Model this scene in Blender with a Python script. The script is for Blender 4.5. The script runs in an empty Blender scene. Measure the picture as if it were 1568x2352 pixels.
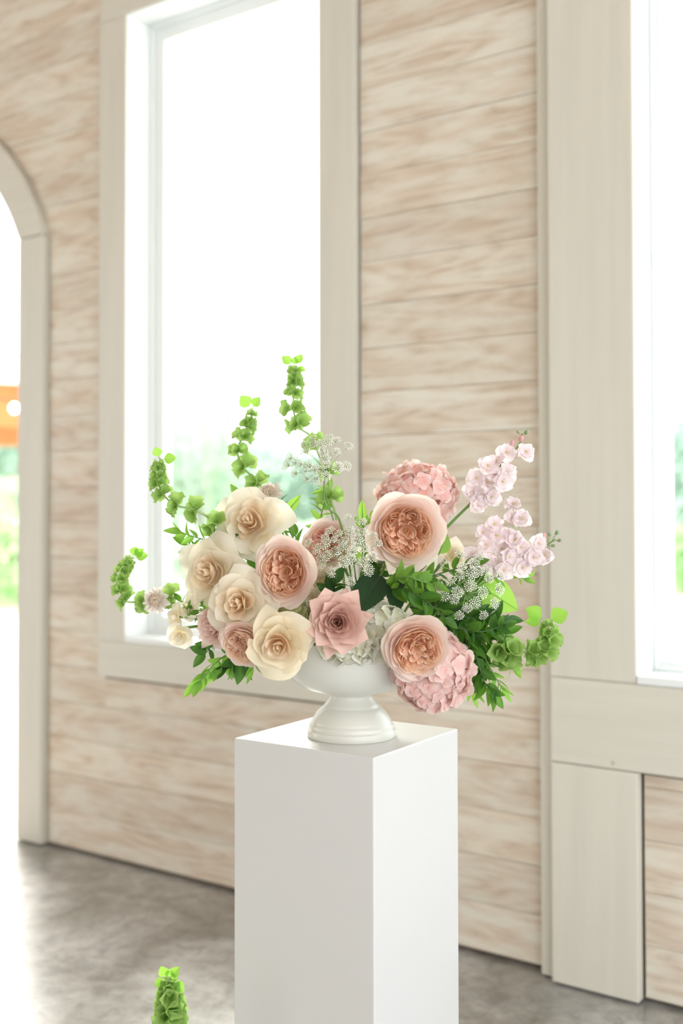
import bpy, math, random
from mathutils import Vector, Matrix, Quaternion
from math import sin, cos, pi, radians as rad, sqrt

S = bpy.context.scene
COL = S.collection
rng = random.Random(11)

# ------------------------------------------------------------------ camera
CAM = Vector((0.0, -3.0, 1.321))
YAW, PITCH, ROLL, FPX, PPX, PPY = 35.2, 1.248, 0.0975, 2590.0, 784.0, 1115.2
cd = bpy.data.cameras.new('camera')
cd.sensor_fit = 'VERTICAL'; cd.sensor_height = 36.0; cd.sensor_width = 24.0
cd.lens = FPX / 2352 * 36.0
cd.shift_y = -(1176 - PPY) / 2352
cd.clip_start = 0.05; cd.clip_end = 400
cd.dof.use_dof = True; cd.dof.focus_distance = 2.06; cd.dof.aperture_fstop = 2.0
camo = bpy.data.objects.new('camera', cd); COL.objects.link(camo)
camo.location = CAM
camo.rotation_euler = (rad(90 + PITCH), rad(ROLL), rad(YAW))
S.camera = camo

# ------------------------------------------------------------------ sky, sun, exposure
w = bpy.data.worlds.new('overcast_sky'); S.world = w; w.use_nodes = True
bg = w.node_tree.nodes['Background']
bg.inputs['Color'].default_value = (0.925, 0.98, 1.03, 1)
bg.inputs['Strength'].default_value = 3.4
sd = bpy.data.lights.new('sun', 'SUN'); sd.energy = 11.0; sd.angle = rad(30); sd.color = (1, 0.96, 0.88)
so = bpy.data.objects.new('sun', sd); COL.objects.link(so); so.location = (-4, 6, 12)
so.rotation_euler = Vector((0.52, -0.50, -0.68)).to_track_quat('-Z', 'Y').to_euler()
S.view_settings.view_transform = 'Standard'; S.view_settings.look = 'None'
S.view_settings.gamma = 1.0; S.view_settings.use_curve_mapping = False
S.view_settings.exposure = 0.2

# ------------------------------------------------------------------ helpers
_yw = rad(YAW)
VR = Vector((cos(_yw), sin(_yw), 0)); VF = Vector((-sin(_yw), cos(_yw), 0)); VU = Vector((0, 0, 1))
URN_DEPTH = 2.134


def at(px, py, dz=0.0):
    """point of the bouquet seen at (px, py) of the photograph, dz metres nearer than the urn's axis"""
    x = (px - PPX) / FPX; y = -(py - PPY) / FPX
    r = rad(ROLL); x, y = x * cos(r) - y * sin(r), x * sin(r) + y * cos(r)
    p = rad(PITCH)
    d = VR * x + VF * (cos(p) - y * sin(p)) + VU * (sin(p) + y * cos(p))
    t = (URN_DEPTH - dz) / d.dot(VF)
    return CAM + d * t


def px2m(px, dz=0.0):
    return px * (URN_DEPTH - dz) / FPX


def face(right, up, toward):
    return (VR * right + VU * up - VF * toward).normalized()


def rotto(n, twist=0.0):
    q = Vector((0, 0, 1)).rotation_difference(Vector(n).normalized())
    return q.to_matrix().to_4x4() @ Matrix.Rotation(twist, 4, 'Z')


def mesh(name, verts, faces, mat=None, smooth=True, uvs=None):
    me = bpy.data.meshes.new(name)
    me.from_pydata([tuple(v) for v in verts], [], faces)
    if uvs is not None:
        ul = me.uv_layers.new(name='UVMap')
        for l in me.loops:
            ul.data[l.index].uv = uvs[l.vertex_index]
    if smooth:
        me.polygons.foreach_set('use_smooth', [True] * len(me.polygons))
    if mat: me.materials.append(mat)
    me.update()
    return me


def obj(name, me, parent=None, mtx=None, mat=None):
    o = bpy.data.objects.new(name, me); COL.objects.link(o)
    if parent is not None: o.parent = parent
    if mtx is not None: o.matrix_local = mtx
    return o


def thing(name, label, cat, loc=(0, 0, 0), group=None):
    o = bpy.data.objects.new(name, None); COL.objects.link(o)
    o.empty_display_size = 0.05; o.location = loc
    o['label'] = label; o['category'] = cat
    if group: o['group'] = group
    return o


def tag(o, label, cat, group=None, kind=None):
    o['label'] = label; o['category'] = cat
    if group: o['group'] = group
    if kind: o['kind'] = kind
    return o


def struct(name, me=None, loc=(0, 0, 0)):
    o = bpy.data.objects.new(name, me); COL.objects.link(o); o.location = loc
    o['kind'] = 'structure'
    return o


class MB:
    def __init__(s): s.v = []; s.f = []; s.uv = []

    def box(s, x0, x1, y0, y1, z0, z1):
        n = len(s.v)
        s.v += [(x0, y0, z0), (x1, y0, z0), (x1, y1, z0), (x0, y1, z0), (x0, y0, z1), (x1, y0, z1), (x1, y1, z1), (x0, y1, z1)]
        s.f += [tuple(n + i for i in q) for q in ((0, 3, 2, 1), (4, 5, 6, 7), (0, 1, 5, 4), (1, 2, 6, 5), (2, 3, 7, 6), (3, 0, 4, 7))]
        return s

    def hexa(s, pts):
        n = len(s.v); s.v += list(pts)
        s.f += [tuple(n + i for i in q) for q in ((0, 3, 2, 1), (4, 5, 6, 7), (0, 1, 5, 4), (1, 2, 6, 5), (2, 3, 7, 6), (3, 0, 4, 7))]
        return s

    def tube(s, pts, r0, r1=None, n=6):
        pts = [Vector(p) for p in pts]
        r1 = r0 if r1 is None else r1
        b = len(s.v); up = Vector((0.13, 0.2, 0.97)); m = len(pts)
        for k, p in enumerate(pts):
            t = (pts[min(k + 1, m - 1)] - pts[max(k - 1, 0)]).normalized()
            a = t.cross(up)
            if a.length < 0.05: a = t.cross(Vector((1, 0, 0)))
            a.normalize(); c = t.cross(a)
            r = r0 + (r1 - r0) * k / max(1, m - 1)
            for i in range(n):
                s.v.append(p + a * (r * cos(2 * pi * i / n)) + c * (r * sin(2 * pi * i / n)))
        for k in range(m - 1):
            for i in range(n):
                j = (i + 1) % n
                s.f.append((b + k * n + i, b + k * n + j, b + (k + 1) * n + j, b + (k + 1) * n + i))
        s.f.append(tuple(b + i for i in range(n))[::-1]); s.f.append(tuple(b + (m - 1) * n + i for i in range(n)))
        return s

    def lathe(s, prof, n=64):
        b = len(s.v); m = len(prof)
        for r, z in prof:
            for i in range(n):
                s.v.append((r * cos(2 * pi * i / n), r * sin(2 * pi * i / n), z))
        for k in range(m - 1):
            for i in range(n):
                j = (i + 1) % n
                s.f.append((b + k * n + i, b + k * n + j, b + (k + 1) * n + j, b + (k + 1) * n + i))
        return s

    def ball(s, c, r, nu=8, nv=5, sc=(1, 1, 1)):
        b = len(s.v)
        for j in range(nv + 1):
            t = pi * j / nv
            for i in range(nu):
                a = 2 * pi * i / nu
                s.v.append((c[0] + r * sc[0] * sin(t) * cos(a), c[1] + r * sc[1] * sin(t) * sin(a), c[2] + r * sc[2] * cos(t)))
        for j in range(nv):
            for i in range(nu):
                k = (i + 1) % nu
                s.f.append((b + j * nu + i, b + (j + 1) * nu + i, b + (j + 1) * nu + k, b + j * nu + k))
        return s

    def me(s, name, mat, smooth=False, uv=False):
        return mesh(name, s.v, s.f, mat, smooth, s.uv if uv else None)


def smoothpath(P, k=5):
    P = [Vector(p) for p in P]
    if len(P) < 3: return [P[0].lerp(P[-1], i / k) for i in range(k + 1)]
    Q = [P[0] * 2 - P[1]] + P + [P[-1] * 2 - P[-2]]
    out = []
    for i in range(1, len(Q) - 2):
        a, b, c, d = Q[i - 1:i + 3]
        for j in range(k):
            t = j / k
            out.append(0.5 * ((2 * b) + (c - a) * t + (2 * a - 5 * b + 4 * c - d) * t * t + (3 * b - a - 3 * c + d) * t ** 3))
    out.append(P[-1])
    return out


# ------------------------------------------------------------------ materials
def newmat(name):
    m = bpy.data.materials.new(name); m.use_nodes = True
    nt = m.node_tree
    return m, nt, nt.nodes['Principled BSDF'], nt.nodes['Material Output']


def N(nt, typ, **kw):
    n = nt.nodes.new(typ)
    for k, v in kw.items(): setattr(n, k, v)
    return n


def ramp(nt, stops):
    r = N(nt, 'ShaderNodeValToRGB')
    e = r.color_ramp.elements
    while len(e) < len(stops): e.new(0.5)
    for i, (p, c) in enumerate(stops):
        e[i].position = p; e[i].color = (*c, 1)
    return r


def plain(name, col, rough=0.5, noise=0.0, scale=8, spec=0.5, stretch=(1, 1, 1), emit=None):
    m, nt, b, out = newmat(name)
    b.inputs['Roughness'].default_value = rough
    b.inputs['Specular IOR Level'].default_value = spec
    if noise:
        tc = N(nt, 'ShaderNodeTexCoord'); mp = N(nt, 'ShaderNodeMapping'); mp.inputs['Scale'].default_value = stretch
        nz = N(nt, 'ShaderNodeTexNoise'); nz.inputs['Scale'].default_value = scale; nz.inputs['Detail'].default_value = 5
        rp = ramp(nt, [(0.3, tuple(c * (1 - noise) for c in col)), (0.7, tuple(min(1, c * (1 + noise * 0.6)) for c in col))])
        L = nt.links
        L.new(tc.outputs['Object'], mp.inputs['Vector']); L.new(mp.outputs[0], nz.inputs['Vector'])
        L.new(nz.outputs[0], rp.inputs[0]); L.new(rp.outputs[0], b.inputs['Base Color'])
    else:
        b.inputs['Base Color'].default_value = (*col, 1)
    if emit:
        b.inputs['Emission Color'].default_value = (*col, 1); b.inputs['Emission Strength'].default_value = emit
    return m


def petal_mat(name, base, edge, trans=0.4, pos=(0.15, 0.85), rough=0.55, tcol=None, vein=0.05, vary=0.08):
    """petal colour runs from the claw to the rim along the petal; part of the light passes through"""
    m, nt, b, out = newmat(name); L = nt.links
    uv = N(nt, 'ShaderNodeUVMap'); sx = N(nt, 'ShaderNodeSeparateXYZ')
    L.new(uv.outputs[0], sx.inputs[0])
    rp = ramp(nt, [(pos[0], base), (pos[1], edge)])
    L.new(sx.outputs['Y'], rp.inputs[0])
    tc = N(nt, 'ShaderNodeTexCoord'); nz = N(nt, 'ShaderNodeTexNoise'); nz.inputs['Scale'].default_value = 60
    L.new(tc.outputs['Object'], nz.inputs['Vector'])
    oi = N(nt, 'ShaderNodeObjectInfo')
    hs = N(nt, 'ShaderNodeHueSaturation')
    ma = N(nt, 'ShaderNodeMath', operation='MULTIPLY_ADD'); ma.inputs[1].default_value = vein * 2; ma.inputs[2].default_value = 1 - vein * 1.5
    L.new(nz.outputs[0], ma.inputs[0])
    mb = N(nt, 'ShaderNodeMath', operation='MULTIPLY_ADD'); mb.inputs[1].default_value = vary; 
    L.new(oi.outputs['Random'], mb.inputs[0]); L.new(ma.outputs[0], mb.inputs[2])
    L.new(mb.outputs[0], hs.inputs['Value']); L.new(rp.outputs[0], hs.inputs['Color'])
    L.new(hs.outputs[0], b.inputs['Base Color'])
    b.inputs['Roughness'].default_value = rough; b.inputs['Specular IOR Level'].default_value = 0.25
    tr = N(nt, 'ShaderNodeBsdfTranslucent'); mx = N(nt, 'ShaderNodeMixShader'); mx.inputs[0].default_value = trans
    if tcol: tr.inputs['Color'].default_value = (*tcol, 1)
    else: L.new(hs.outputs[0], tr.inputs['Color'])
    L.new(b.outputs[0], mx.inputs[1]); L.new(tr.outputs[0], mx.inputs[2]); L.new(mx.outputs[0], out.inputs['Surface'])
    return m


def plank_mat():
    m, nt, b, out = newmat('whitewashed_pine'); L = nt.links
    tc = N(nt, 'ShaderNodeTexCoord'); oi = N(nt, 'ShaderNodeObjectInfo')
    off = N(nt, 'ShaderNodeVectorMath', operation='SCALE'); off.inputs[0].default_value = (37.0, 0.0, 11.0)
    L.new(oi.outputs['Random'], off.inputs['Scale'])
    add = N(nt, 'ShaderNodeVectorMath', operation='ADD'); L.new(tc.outputs['Object'], add.inputs[0]); L.new(off.outputs[0], add.inputs[1])
    # grain: contour lines of a long stretched noise give cathedral figures and knots
    mp = N(nt, 'ShaderNodeMapping'); mp.inputs['Scale'].default_value = (1.7, 1.0, 9.0); L.new(add.outputs[0], mp.inputs['Vector'])
    n1 = N(nt, 'ShaderNodeTexNoise'); n1.inputs['Scale'].default_value = 1.0; n1.inputs['Detail'].default_value = 1.5; n1.inputs['Roughness'].default_value = 0.35
    L.new(mp.outputs[0], n1.inputs['Vector'])
    mu = N(nt, 'ShaderNodeMath', operation='MULTIPLY'); mu.inputs[1].default_value = 19.0; L.new(n1.outputs[0], mu.inputs[0])
    pp = N(nt, 'ShaderNodeMath', operation='PINGPONG'); pp.inputs[1].default_value = 1.0; L.new(mu.outputs[0], pp.inputs[0])
    # fine fibre
    mp2 = N(nt, 'ShaderNodeMapping'); mp2.inputs['Scale'].default_value = (2.5, 1.0, 70.0); L.new(add.outputs[0], mp2.inputs['Vector'])
    n2 = N(nt, 'ShaderNodeTexNoise'); n2.inputs['Scale'].default_value = 1.0; n2.inputs['Detail'].default_value = 3; L.new(mp2.outputs[0], n2.inputs['Vector'])
    # whitewash cover
    mp3 = N(nt, 'ShaderNodeMapping'); mp3.inputs['Scale'].default_value = (1.5, 1.0, 7.0); L.new(add.outputs[0], mp3.inputs['Vector'])
    n3 = N(nt, 'ShaderNodeTexNoise'); n3.inputs['Scale'].default_value = 2.4; n3.inputs['Detail'].default_value = 6; n3.inputs['Roughness'].default_value = 0.62; L.new(mp3.outputs[0], n3.inputs['Vector'])
    gr = ramp(nt, [(0.15, (0.42, 0.315, 0.235)), (0.40, (0.61, 0.495, 0.38)), (0.85, (0.73, 0.63, 0.52))])
    mixg = N(nt, 'ShaderNodeMath', operation='MULTIPLY_ADD'); mixg.inputs[1].default_value = 0.45
    L.new(pp.outputs[0], mixg.inputs[0])
    m2 = N(nt, 'ShaderNodeMath', operation='MULTIPLY'); m2.inputs[1].default_value = 0.75; L.new(n2.outputs[0], m2.inputs[0]); L.new(m2.outputs[0], mixg.inputs[2])
    L.new(mixg.outputs[0], gr.inputs[0])
    ww = ramp(nt, [(0.42, (0.0, 0.0, 0.0)), (0.60, (0.88, 0.88, 0.88))])
    L.new(n3.outputs[0], ww.inputs[0])
    # whole boards vary a little
    tone = ramp(nt, [(0.0, (0.92, 0.90, 0.885)), (0.5, (1.0, 0.985, 0.97)), (1.0, (1.03, 1.04, 1.05))])
    L.new(oi.outputs['Random'], tone.inputs[0])
    mix = N(nt, 'ShaderNodeMix', data_type='RGBA'); L.new(ww.outputs[0], mix.inputs[0]); L.new(gr.outputs[0], mix.inputs[6]); mix.inputs[7].default_value = (0.765, 0.73, 0.635, 1)
    mt = N(nt, 'ShaderNodeMix', data_type='RGBA', blend_type='MULTIPLY'); mt.inputs[0].default_value = 1.0
    L.new(mix.outputs[2], mt.inputs[6]); L.new(tone.outputs[0], mt.inputs[7])
    L.new(mt.outputs[2], b.inputs['Base Color'])
    b.inputs['Roughness'].default_value = 0.6; b.inputs['Specular IOR Level'].default_value = 0.3
    bp = N(nt, 'ShaderNodeBump'); bp.inputs['Strength'].default_value = 0.12; bp.inputs['Distance'].default_value = 0.002
    L.new(n2.outputs[0], bp.inputs['Height']); L.new(bp.outputs[0], b.inputs['Normal'])
    return m


def painted_wood(name, col, axis='Z'):
    m, nt, b, out = newmat(name); L = nt.links
    tc = N(nt, 'ShaderNodeTexCoord'); mp = N(nt, 'ShaderNodeMapping')
    mp.inputs['Scale'].default_value = (26, 26, 1.5) if axis == 'Z' else (1.5, 26, 26)
    nz = N(nt, 'ShaderNodeTexNoise'); nz.inputs['Scale'].default_value = 1.0; nz.inputs['Detail'].default_value = 6
    L.new(tc.outputs['Object'], mp.inputs['Vector']); L.new(mp.outputs[0], nz.inputs['Vector'])
    rp = ramp(nt, [(0.3, tuple(c * 0.93 for c in col)), (0.7, col)]); L.new(nz.outputs[0], rp.inputs[0])
    # small brown knots and nail heads bleeding through the paint
    vo = N(nt, 'ShaderNodeTexVoronoi'); vo.inputs['Scale'].default_value = 5.0; L.new(tc.outputs['Object'], vo.inputs['Vector'])
    kr = ramp(nt, [(0.0, (0.62, 0.58, 0.52)), (0.045, (1, 1, 1))]); L.new(vo.outputs['Distance'], kr.inputs[0])
    mt = N(nt, 'ShaderNodeMix', data_type='RGBA', blend_type='MULTIPLY'); mt.inputs[0].default_value = 1.0
    L.new(rp.outputs[0], mt.inputs[6]); L.new(kr.outputs[0], mt.inputs[7]); L.new(mt.outputs[2], b.inputs['Base Color'])
    b.inputs['Roughness'].default_value = 0.45
    bp = N(nt, 'ShaderNodeBump'); bp.inputs['Strength'].default_value = 0.1; bp.inputs['Distance'].default_value = 0.002
    L.new(nz.outputs[0], bp.inputs['Height']); L.new(bp.outputs[0], b.inputs['Normal'])
    return m


def concrete():
    m, nt, b, out = newmat('polished_concrete'); L = nt.links
    tc = N(nt, 'ShaderNodeTexCoord')
    a = N(nt, 'ShaderNodeTexNoise'); a.inputs['Scale'].default_value = 2.2; a.inputs['Detail'].default_value = 8; a.inputs['Roughness'].default_value = 0.62; a.inputs['Distortion'].default_value = 0.6
    c = N(nt, 'ShaderNodeTexNoise'); c.inputs['Scale'].default_value = 14; c.inputs['Detail'].default_value = 6; c.inputs['Roughness'].default_value = 0.7; c.inputs['Distortion'].default_value = 0.8
    L.new(tc.outputs['Object'], a.inputs['Vector']); L.new(tc.outputs['Object'], c.inputs['Vector'])
    ra = ramp(nt, [(0.36, (0.17, 0.163, 0.148)), (0.50, (0.29, 0.285, 0.275)), (0.64, (0.44, 0.442, 0.437))]); L.new(a.outputs[0], ra.inputs[0])
    rc = ramp(nt, [(0.34, (0.62, 0.61, 0.60)), (0.5, (1, 1, 1)), (0.66, (1.3, 1.29, 1.27))]); L.new(c.outputs[0], rc.inputs[0])
    mt = N(nt, 'ShaderNodeMix', data_type='RGBA', blend_type='MULTIPLY'); mt.inputs[0].default_value = 1.0
    L.new(ra.outputs[0], mt.inputs[6]); L.new(rc.outputs[0], mt.inputs[7]); L.new(mt.outputs[2], b.inputs['Base Color'])
    rr = N(nt, 'ShaderNodeMapRange'); b.inputs['Coat Weight'].default_value = 1.0; b.inputs['Coat Roughness'].default_value = 0.24; b.inputs['Coat IOR'].default_value = 1.6
    rr.inputs['To Min'].default_value = 0.25; rr.inputs['To Max'].default_value = 0.45
    L.new(c.outputs[0], rr.inputs['Value']); L.new(rr.outputs[0], b.inputs['Roughness'])
    bp = N(nt, 'ShaderNodeBump'); bp.inputs['Strength'].default_value = 0.10; bp.inputs['Distance'].default_value = 0.003
    L.new(c.outputs[0], bp.inputs['Height']); L.new(bp.outputs[0], b.inputs['Normal'])
    return m


def glass():
    m, nt, b, out = newmat('window_glass'); L = nt.links
    t = N(nt, 'ShaderNodeBsdfTransparent'); t.inputs['Color'].default_value = (0.96, 0.985, 0.975, 1)
    g = N(nt, 'ShaderNodeBsdfGlossy'); g.inputs['Roughness'].default_value = 0.02
    lw = N(nt, 'ShaderNodeLayerWeight'); p5 = N(nt, 'ShaderNodeMath', operation='POWER'); p5.inputs[1].default_value = 5.0
    fr = N(nt, 'ShaderNodeMath', operation='MULTIPLY_ADD'); fr.inputs[1].default_value = 0.7; fr.inputs[2].default_value = 0.03
    L.new(lw.outputs['Facing'], p5.inputs[0]); L.new(p5.outputs[0], fr.inputs[0])
    mx = N(nt, 'ShaderNodeMixShader'); L.new(fr.outputs[0], mx.inputs[0]); L.new(t.outputs[0], mx.inputs[1]); L.new(g.outputs[0], mx.inputs[2])
    L.new(mx.outputs[0], out.inputs['Surface'])
    return m


PLANK = plank_mat()
CREAM = painted_wood('cream_painted_wood', (0.70, 0.665, 0.575))
CREAMH = painted_wood('cream_painted_wood_level', (0.70, 0.665, 0.575), 'X')
SASHW = plain('white_sash_paint', (0.84, 0.86, 0.85), 0.35)
CONC = concrete()
GLASS = glass()
BACK = plain('wall_backing_timber', (0.26, 0.19, 0.13), 0.8, 0.2)
CEIL = plain('whitewashed_ceiling', (0.66, 0.56, 0.45), 0.7, 0.1, 3)
ROOMW = plain('whitewashed_room_wall', (0.62, 0.50, 0.38), 0.7, 0.12, 3)
LAWN = plain('lawn_grass', (0.42, 0.50, 0.27), 0.9, 0.25, 1.5)
PATIO = plain('pale_patio_concrete', (0.74, 0.73, 0.69), 0.8, 0.08, 2)
PEDW = plain('white_pedestal_paint', (0.70, 0.69, 0.675), 0.32, 0.02, 3)
URNW = plain('white_glazed_ceramic', (0.70, 0.69, 0.625), 0.28)
FOAM = plain('green_floral_foam', (0.05, 0.10, 0.035), 0.9, 0.2, 40)
STEM = plain('green_stem', (0.16, 0.30, 0.07), 0.5, 0.15, 30)
STEMP = plain('pale_green_stem', (0.38, 0.52, 0.20), 0.5, 0.12, 30)
STEMD = plain('dark_green_stem', (0.05, 0.10, 0.03), 0.5, 0.15, 30)
BARK = plain('tree_bark', (0.25, 0.21, 0.17), 0.9, 0.25, 6)
WHITEM = plain('white_roof_metal', (0.86, 0.87, 0.88), 0.4)
ORANGE = plain('orange_stained_timber', (0.46, 0.165, 0.045), 0.55, 0.25, 3)
BULB = plain('glowing_bulb', (1.0, 0.9, 0.72), 0.3, emit=14.0)
CABLE = plain('black_cable', (0.03, 0.03, 0.03), 0.6)

LEAFD = petal_mat('ruscus_leaf', (0.028, 0.085, 0.016), (0.04, 0.115, 0.02), 0.42, rough=0.3, tcol=(0.30, 0.62, 0.06), vein=0.1, vary=0.7)
LEAFB = petal_mat('bright_leaf', (0.13, 0.29, 0.05), (0.17, 0.36, 0.06), 0.5, rough=0.4, tcol=(0.38, 0.64, 0.10), vein=0.1, vary=0.7)
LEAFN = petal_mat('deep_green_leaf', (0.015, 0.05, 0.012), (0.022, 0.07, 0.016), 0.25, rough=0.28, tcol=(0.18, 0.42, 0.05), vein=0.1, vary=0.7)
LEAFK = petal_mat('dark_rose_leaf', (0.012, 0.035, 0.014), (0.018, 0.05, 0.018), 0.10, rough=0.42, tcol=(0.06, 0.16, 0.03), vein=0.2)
LEAFL = petal_mat('lime_leaf', (0.24, 0.50, 0.07), (0.30, 0.58, 0.08), 0.55, rough=0.45, tcol=(0.47, 0.78, 0.13), vein=0.1)
BELLM = petal_mat('bell_calyx', (0.24, 0.41, 0.08), (0.42, 0.60, 0.18), 0.45, rough=0.45, tcol=(0.46, 0.68, 0.20), vein=0.1)
TREEL = [petal_mat('hazed_tree_leaf_a', (0.42, 0.50, 0.42), (0.47, 0.55, 0.46), 0.4, tcol=(0.54, 0.66, 0.52)),  # outdoor haze is put into these paled leaf colours, no air volume
         petal_mat('hazed_tree_leaf_b', (0.30, 0.40, 0.35), (0.36, 0.46, 0.41), 0.35, tcol=(0.42, 0.56, 0.46)),
         petal_mat('hazed_tree_leaf_c', (0.36, 0.54, 0.28), (0.42, 0.60, 0.34), 0.4, tcol=(0.50, 0.72, 0.36))]

PEACH_O = petal_mat('blush_outer_petal', (0.94, 0.67, 0.55), (0.97, 0.84, 0.775), 0.45)
PEACH_I = petal_mat('peach_inner_petal', (0.94, 0.59, 0.375), (0.96, 0.785, 0.64), 0.5, pos=(0.2, 1.0))
PINKP_O = petal_mat('pink_outer_petal', (0.88, 0.62, 0.54), (0.92, 0.78, 0.72), 0.4)
PINKP_I = petal_mat('pink_inner_petal', (0.94, 0.55, 0.43), (0.96, 0.75, 0.65), 0.5, pos=(0.2, 1.0))
CREAM_P = petal_mat('cream_petal', (0.92, 0.72, 0.42), (0.93, 0.84, 0.65), 0.42, pos=(0.1, 0.6))
CREAM_I = petal_mat('cream_inner_petal', (0.93, 0.66, 0.40), (0.94, 0.82, 0.65), 0.45, pos=(0.1, 0.9))
IVORY_P = petal_mat('ivory_petal', (0.93, 0.82, 0.58), (0.95, 0.89, 0.77), 0.45)
MAUVE_P = petal_mat('dusty_mauve_petal', (0.64, 0.29, 0.22), (0.80, 0.55, 0.47), 0.25, pos=(0.05, 0.8))
ROSE_P = petal_mat('rose_pink_petal', (0.90, 0.60, 0.55), (0.94, 0.76, 0.71), 0.45)
HYPINK = petal_mat('pink_hydrangea_floret', (0.90, 0.62, 0.57), (0.93, 0.75, 0.70), 0.42)
HYPEACH = petal_mat('peach_pink_floret', (0.92, 0.60, 0.54), (0.96, 0.81, 0.765), 0.5)
HYWHITE = petal_mat('white_hydrangea_floret', (0.80, 0.80, 0.62), (0.90, 0.885, 0.80), 0.4)
HYGREEN = petal_mat('green_hydrangea_floret', (0.46, 0.50, 0.20), (0.58, 0.60, 0.32), 0.35)
CORE = plain('hydrangea_core', (0.36, 0.38, 0.18), 0.9)
COREP = plain('pink_hydrangea_core', (0.62, 0.34, 0.30), 0.9)
STOCKP = petal_mat('pale_pink_stock_petal', (0.86, 0.70, 0.66), (0.92, 0.82, 0.83), 0.45, pos=(0.1, 0.5))
STOCKC = plain('stock_throat', (0.50, 0.55, 0.14), 0.6)
LACEW = plain('lace_floret', (0.86, 0.85, 0.75), 0.6)
LACEC = plain('lace_pedicel', (0.36, 0.42, 0.22), 0.6)
SCABP = petal_mat('scabiosa_petal', (0.80, 0.68, 0.60), (0.88, 0.81, 0.76), 0.4)
SCABC = petal_mat('scabiosa_cushion', (0.66, 0.50, 0.38), (0.80, 0.68, 0.54), 0.3)
BUDP = plain('pink_bud', (0.72, 0.36, 0.36), 0.5, 0.15, 60)
BUDG = plain('green_bud', (0.28, 0.38, 0.20), 0.5, 0.2, 60)
STAMEN = plain('rose_stamens', (0.45, 0.28, 0.07), 0.7, 0.3, 90)

# ------------------------------------------------------------------ room
ROW = 0.1405; Z0 = 0.012; CEILZ = 4.45
XL, XR, YR = -7.0, 2.1, -7.0
DC, DZ, RO, RI = -4.52, 2.07, 1.033, 0.894       # arched doorway: centre, ring centre, outer and inner radius
DL, DR = DC - 0.822, DC + 0.822
W1L, W1R, W1B, W1T = -3.09, -2.195, 0.852, 3.19
W2L, W2R, W2B, W2T = -1.10, -0.20, 0.876, 3.19
POSTL = -1.40
CASW = 0.146

floor = struct('floor', MB().box(XL, XR, YR, 0.16, -0.15, 0.0).me('floor', CONC))
ceiling = struct('ceiling', MB().box(XL - 0.3, XR + 0.3, YR - 0.3, 1.2, CEILZ, CEILZ + 0.12).me('ceiling', CEIL))


def arch_half(z, R):
    return sqrt(max(0.0, R * R - (z - DZ) ** 2)) if z > DZ else R


wb = MB()
y0, y1 = 0.025, 0.15
wb.box(XL, DL - 0.032, y0, y1, 0, DZ + 0.35)
JT = 0.024
wb.box(DR + 0.032, W1L - JT, y0, y1, 0, DZ + 0.35); wb.box(DR + 0.15, W1L - JT, y0, y1, DZ + 0.35, W1T + JT) 
wb.box(W1L - JT, W1R + JT, y0, y1, 0, W1B - JT); wb.box(W1R + JT, POSTL, y0, y1, 0, W1T + JT)
wb.box(POSTL, W2L - JT, y0 - 0.035, y1, 0, W2T + JT); wb.box(W2L - JT, W2R + JT, y0 - 0.035, y1, 0, W2B - JT); wb.box(W2R + JT, XR, y0 - 0.035, y1, 0, W2T + JT)
wb.box(DR + 0.15, XR, y0, y1, W1T + JT, CEILZ)
wb.box(XL, DL - 0.15, y0, y1, DZ + 0.35, CEILZ)
AN = 28
for k in range(AN):                                 # spandrels over the arch
    xs = [DL - 0.15 + (DR - DL + 0.30) * (k + i) / AN for i in (0, 1)]
    zz = []
    for x in xs:
        d = abs(x - DC); zz.append(max(DZ + 0.35, DZ + sqrt(max(0, (RI + 0.03) ** 2 - d * d))))
    wb.hexa([(xs[0], y0, zz[0]), (xs[1], y0, zz[1]), (xs[1], y1, zz[1]), (xs[0], y1, zz[0]),
             (xs[0], y0, CEILZ), (xs[1], y0, CEILZ), (xs[1], y1, CEILZ), (xs[0], y1, CEILZ)])
wall_back = struct('wall_back', wb.me('wall_back', BACK))

prng = random.Random(5)


def plank(xa0, xa1, xb0, xb1, z0, z1, yf):
    """one board; a = lower edge, b = upper edge"""
    cx = (xa0 + xb1) / 2; cz = (z0 + z1) / 2
    dy = prng.uniform(-0.0012, 0.0012)
    yb = yf + 0.022; yf = yf + dy; g = 0.0006; c = 0.0012
    v = [(xa0, yb, z0 + g), (xa1, yb, z0 + g), (xb1, yb, z1 - g), (xb0, yb, z1 - g),
         (xa0, yf + c, z0 + g), (xa1, yf + c, z0 + g), (xb1, yf + c, z1 - g), (xb0, yf + c, z1 - g),
         (xa0 + .001, yf, z0 + g + c), (xa1 - .001, yf, z0 + g + c), (xb1 - .001, yf, z1 - g - c), (xb0 + .001, yf, z1 - g - c)]
    v = [(x - cx, y, z - cz) for x, y, z in v]
    f = [(8, 9, 10, 11), (4, 5, 9, 8), (5, 6, 10, 9), (6, 7, 11, 10), (7, 4, 8, 11), (0, 1, 5, 4), (1, 2, 6, 5), (2, 3, 7, 6), (3, 0, 4, 7), (1, 0, 3, 2)]
    o = obj('plank', mesh('plank', v, f, PLANK, False), wall_back)
    o.location = (cx, 0, cz)


def run(xa0, xa1, xb0, xb1, z0, z1, yf, cut=True):
    L0 = max(xa0, xb0); L1 = min(xa1, xb1)
    cuts = []
    if cut:
        x = L0 + prng.uniform(0.7, 2.2)
        while x < L1 - 0.5:
            cuts.append(x); x += prng.uniform(1.4, 2.6)
    pa, pb = xa0, xb0
    for c in cuts:
        plank(pa, c - 0.001, pb, c - 0.001, z0, z1, yf); pa = pb = c + 0.001
    plank(pa, xa1, pb, xb1, z0, z1, yf)


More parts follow.
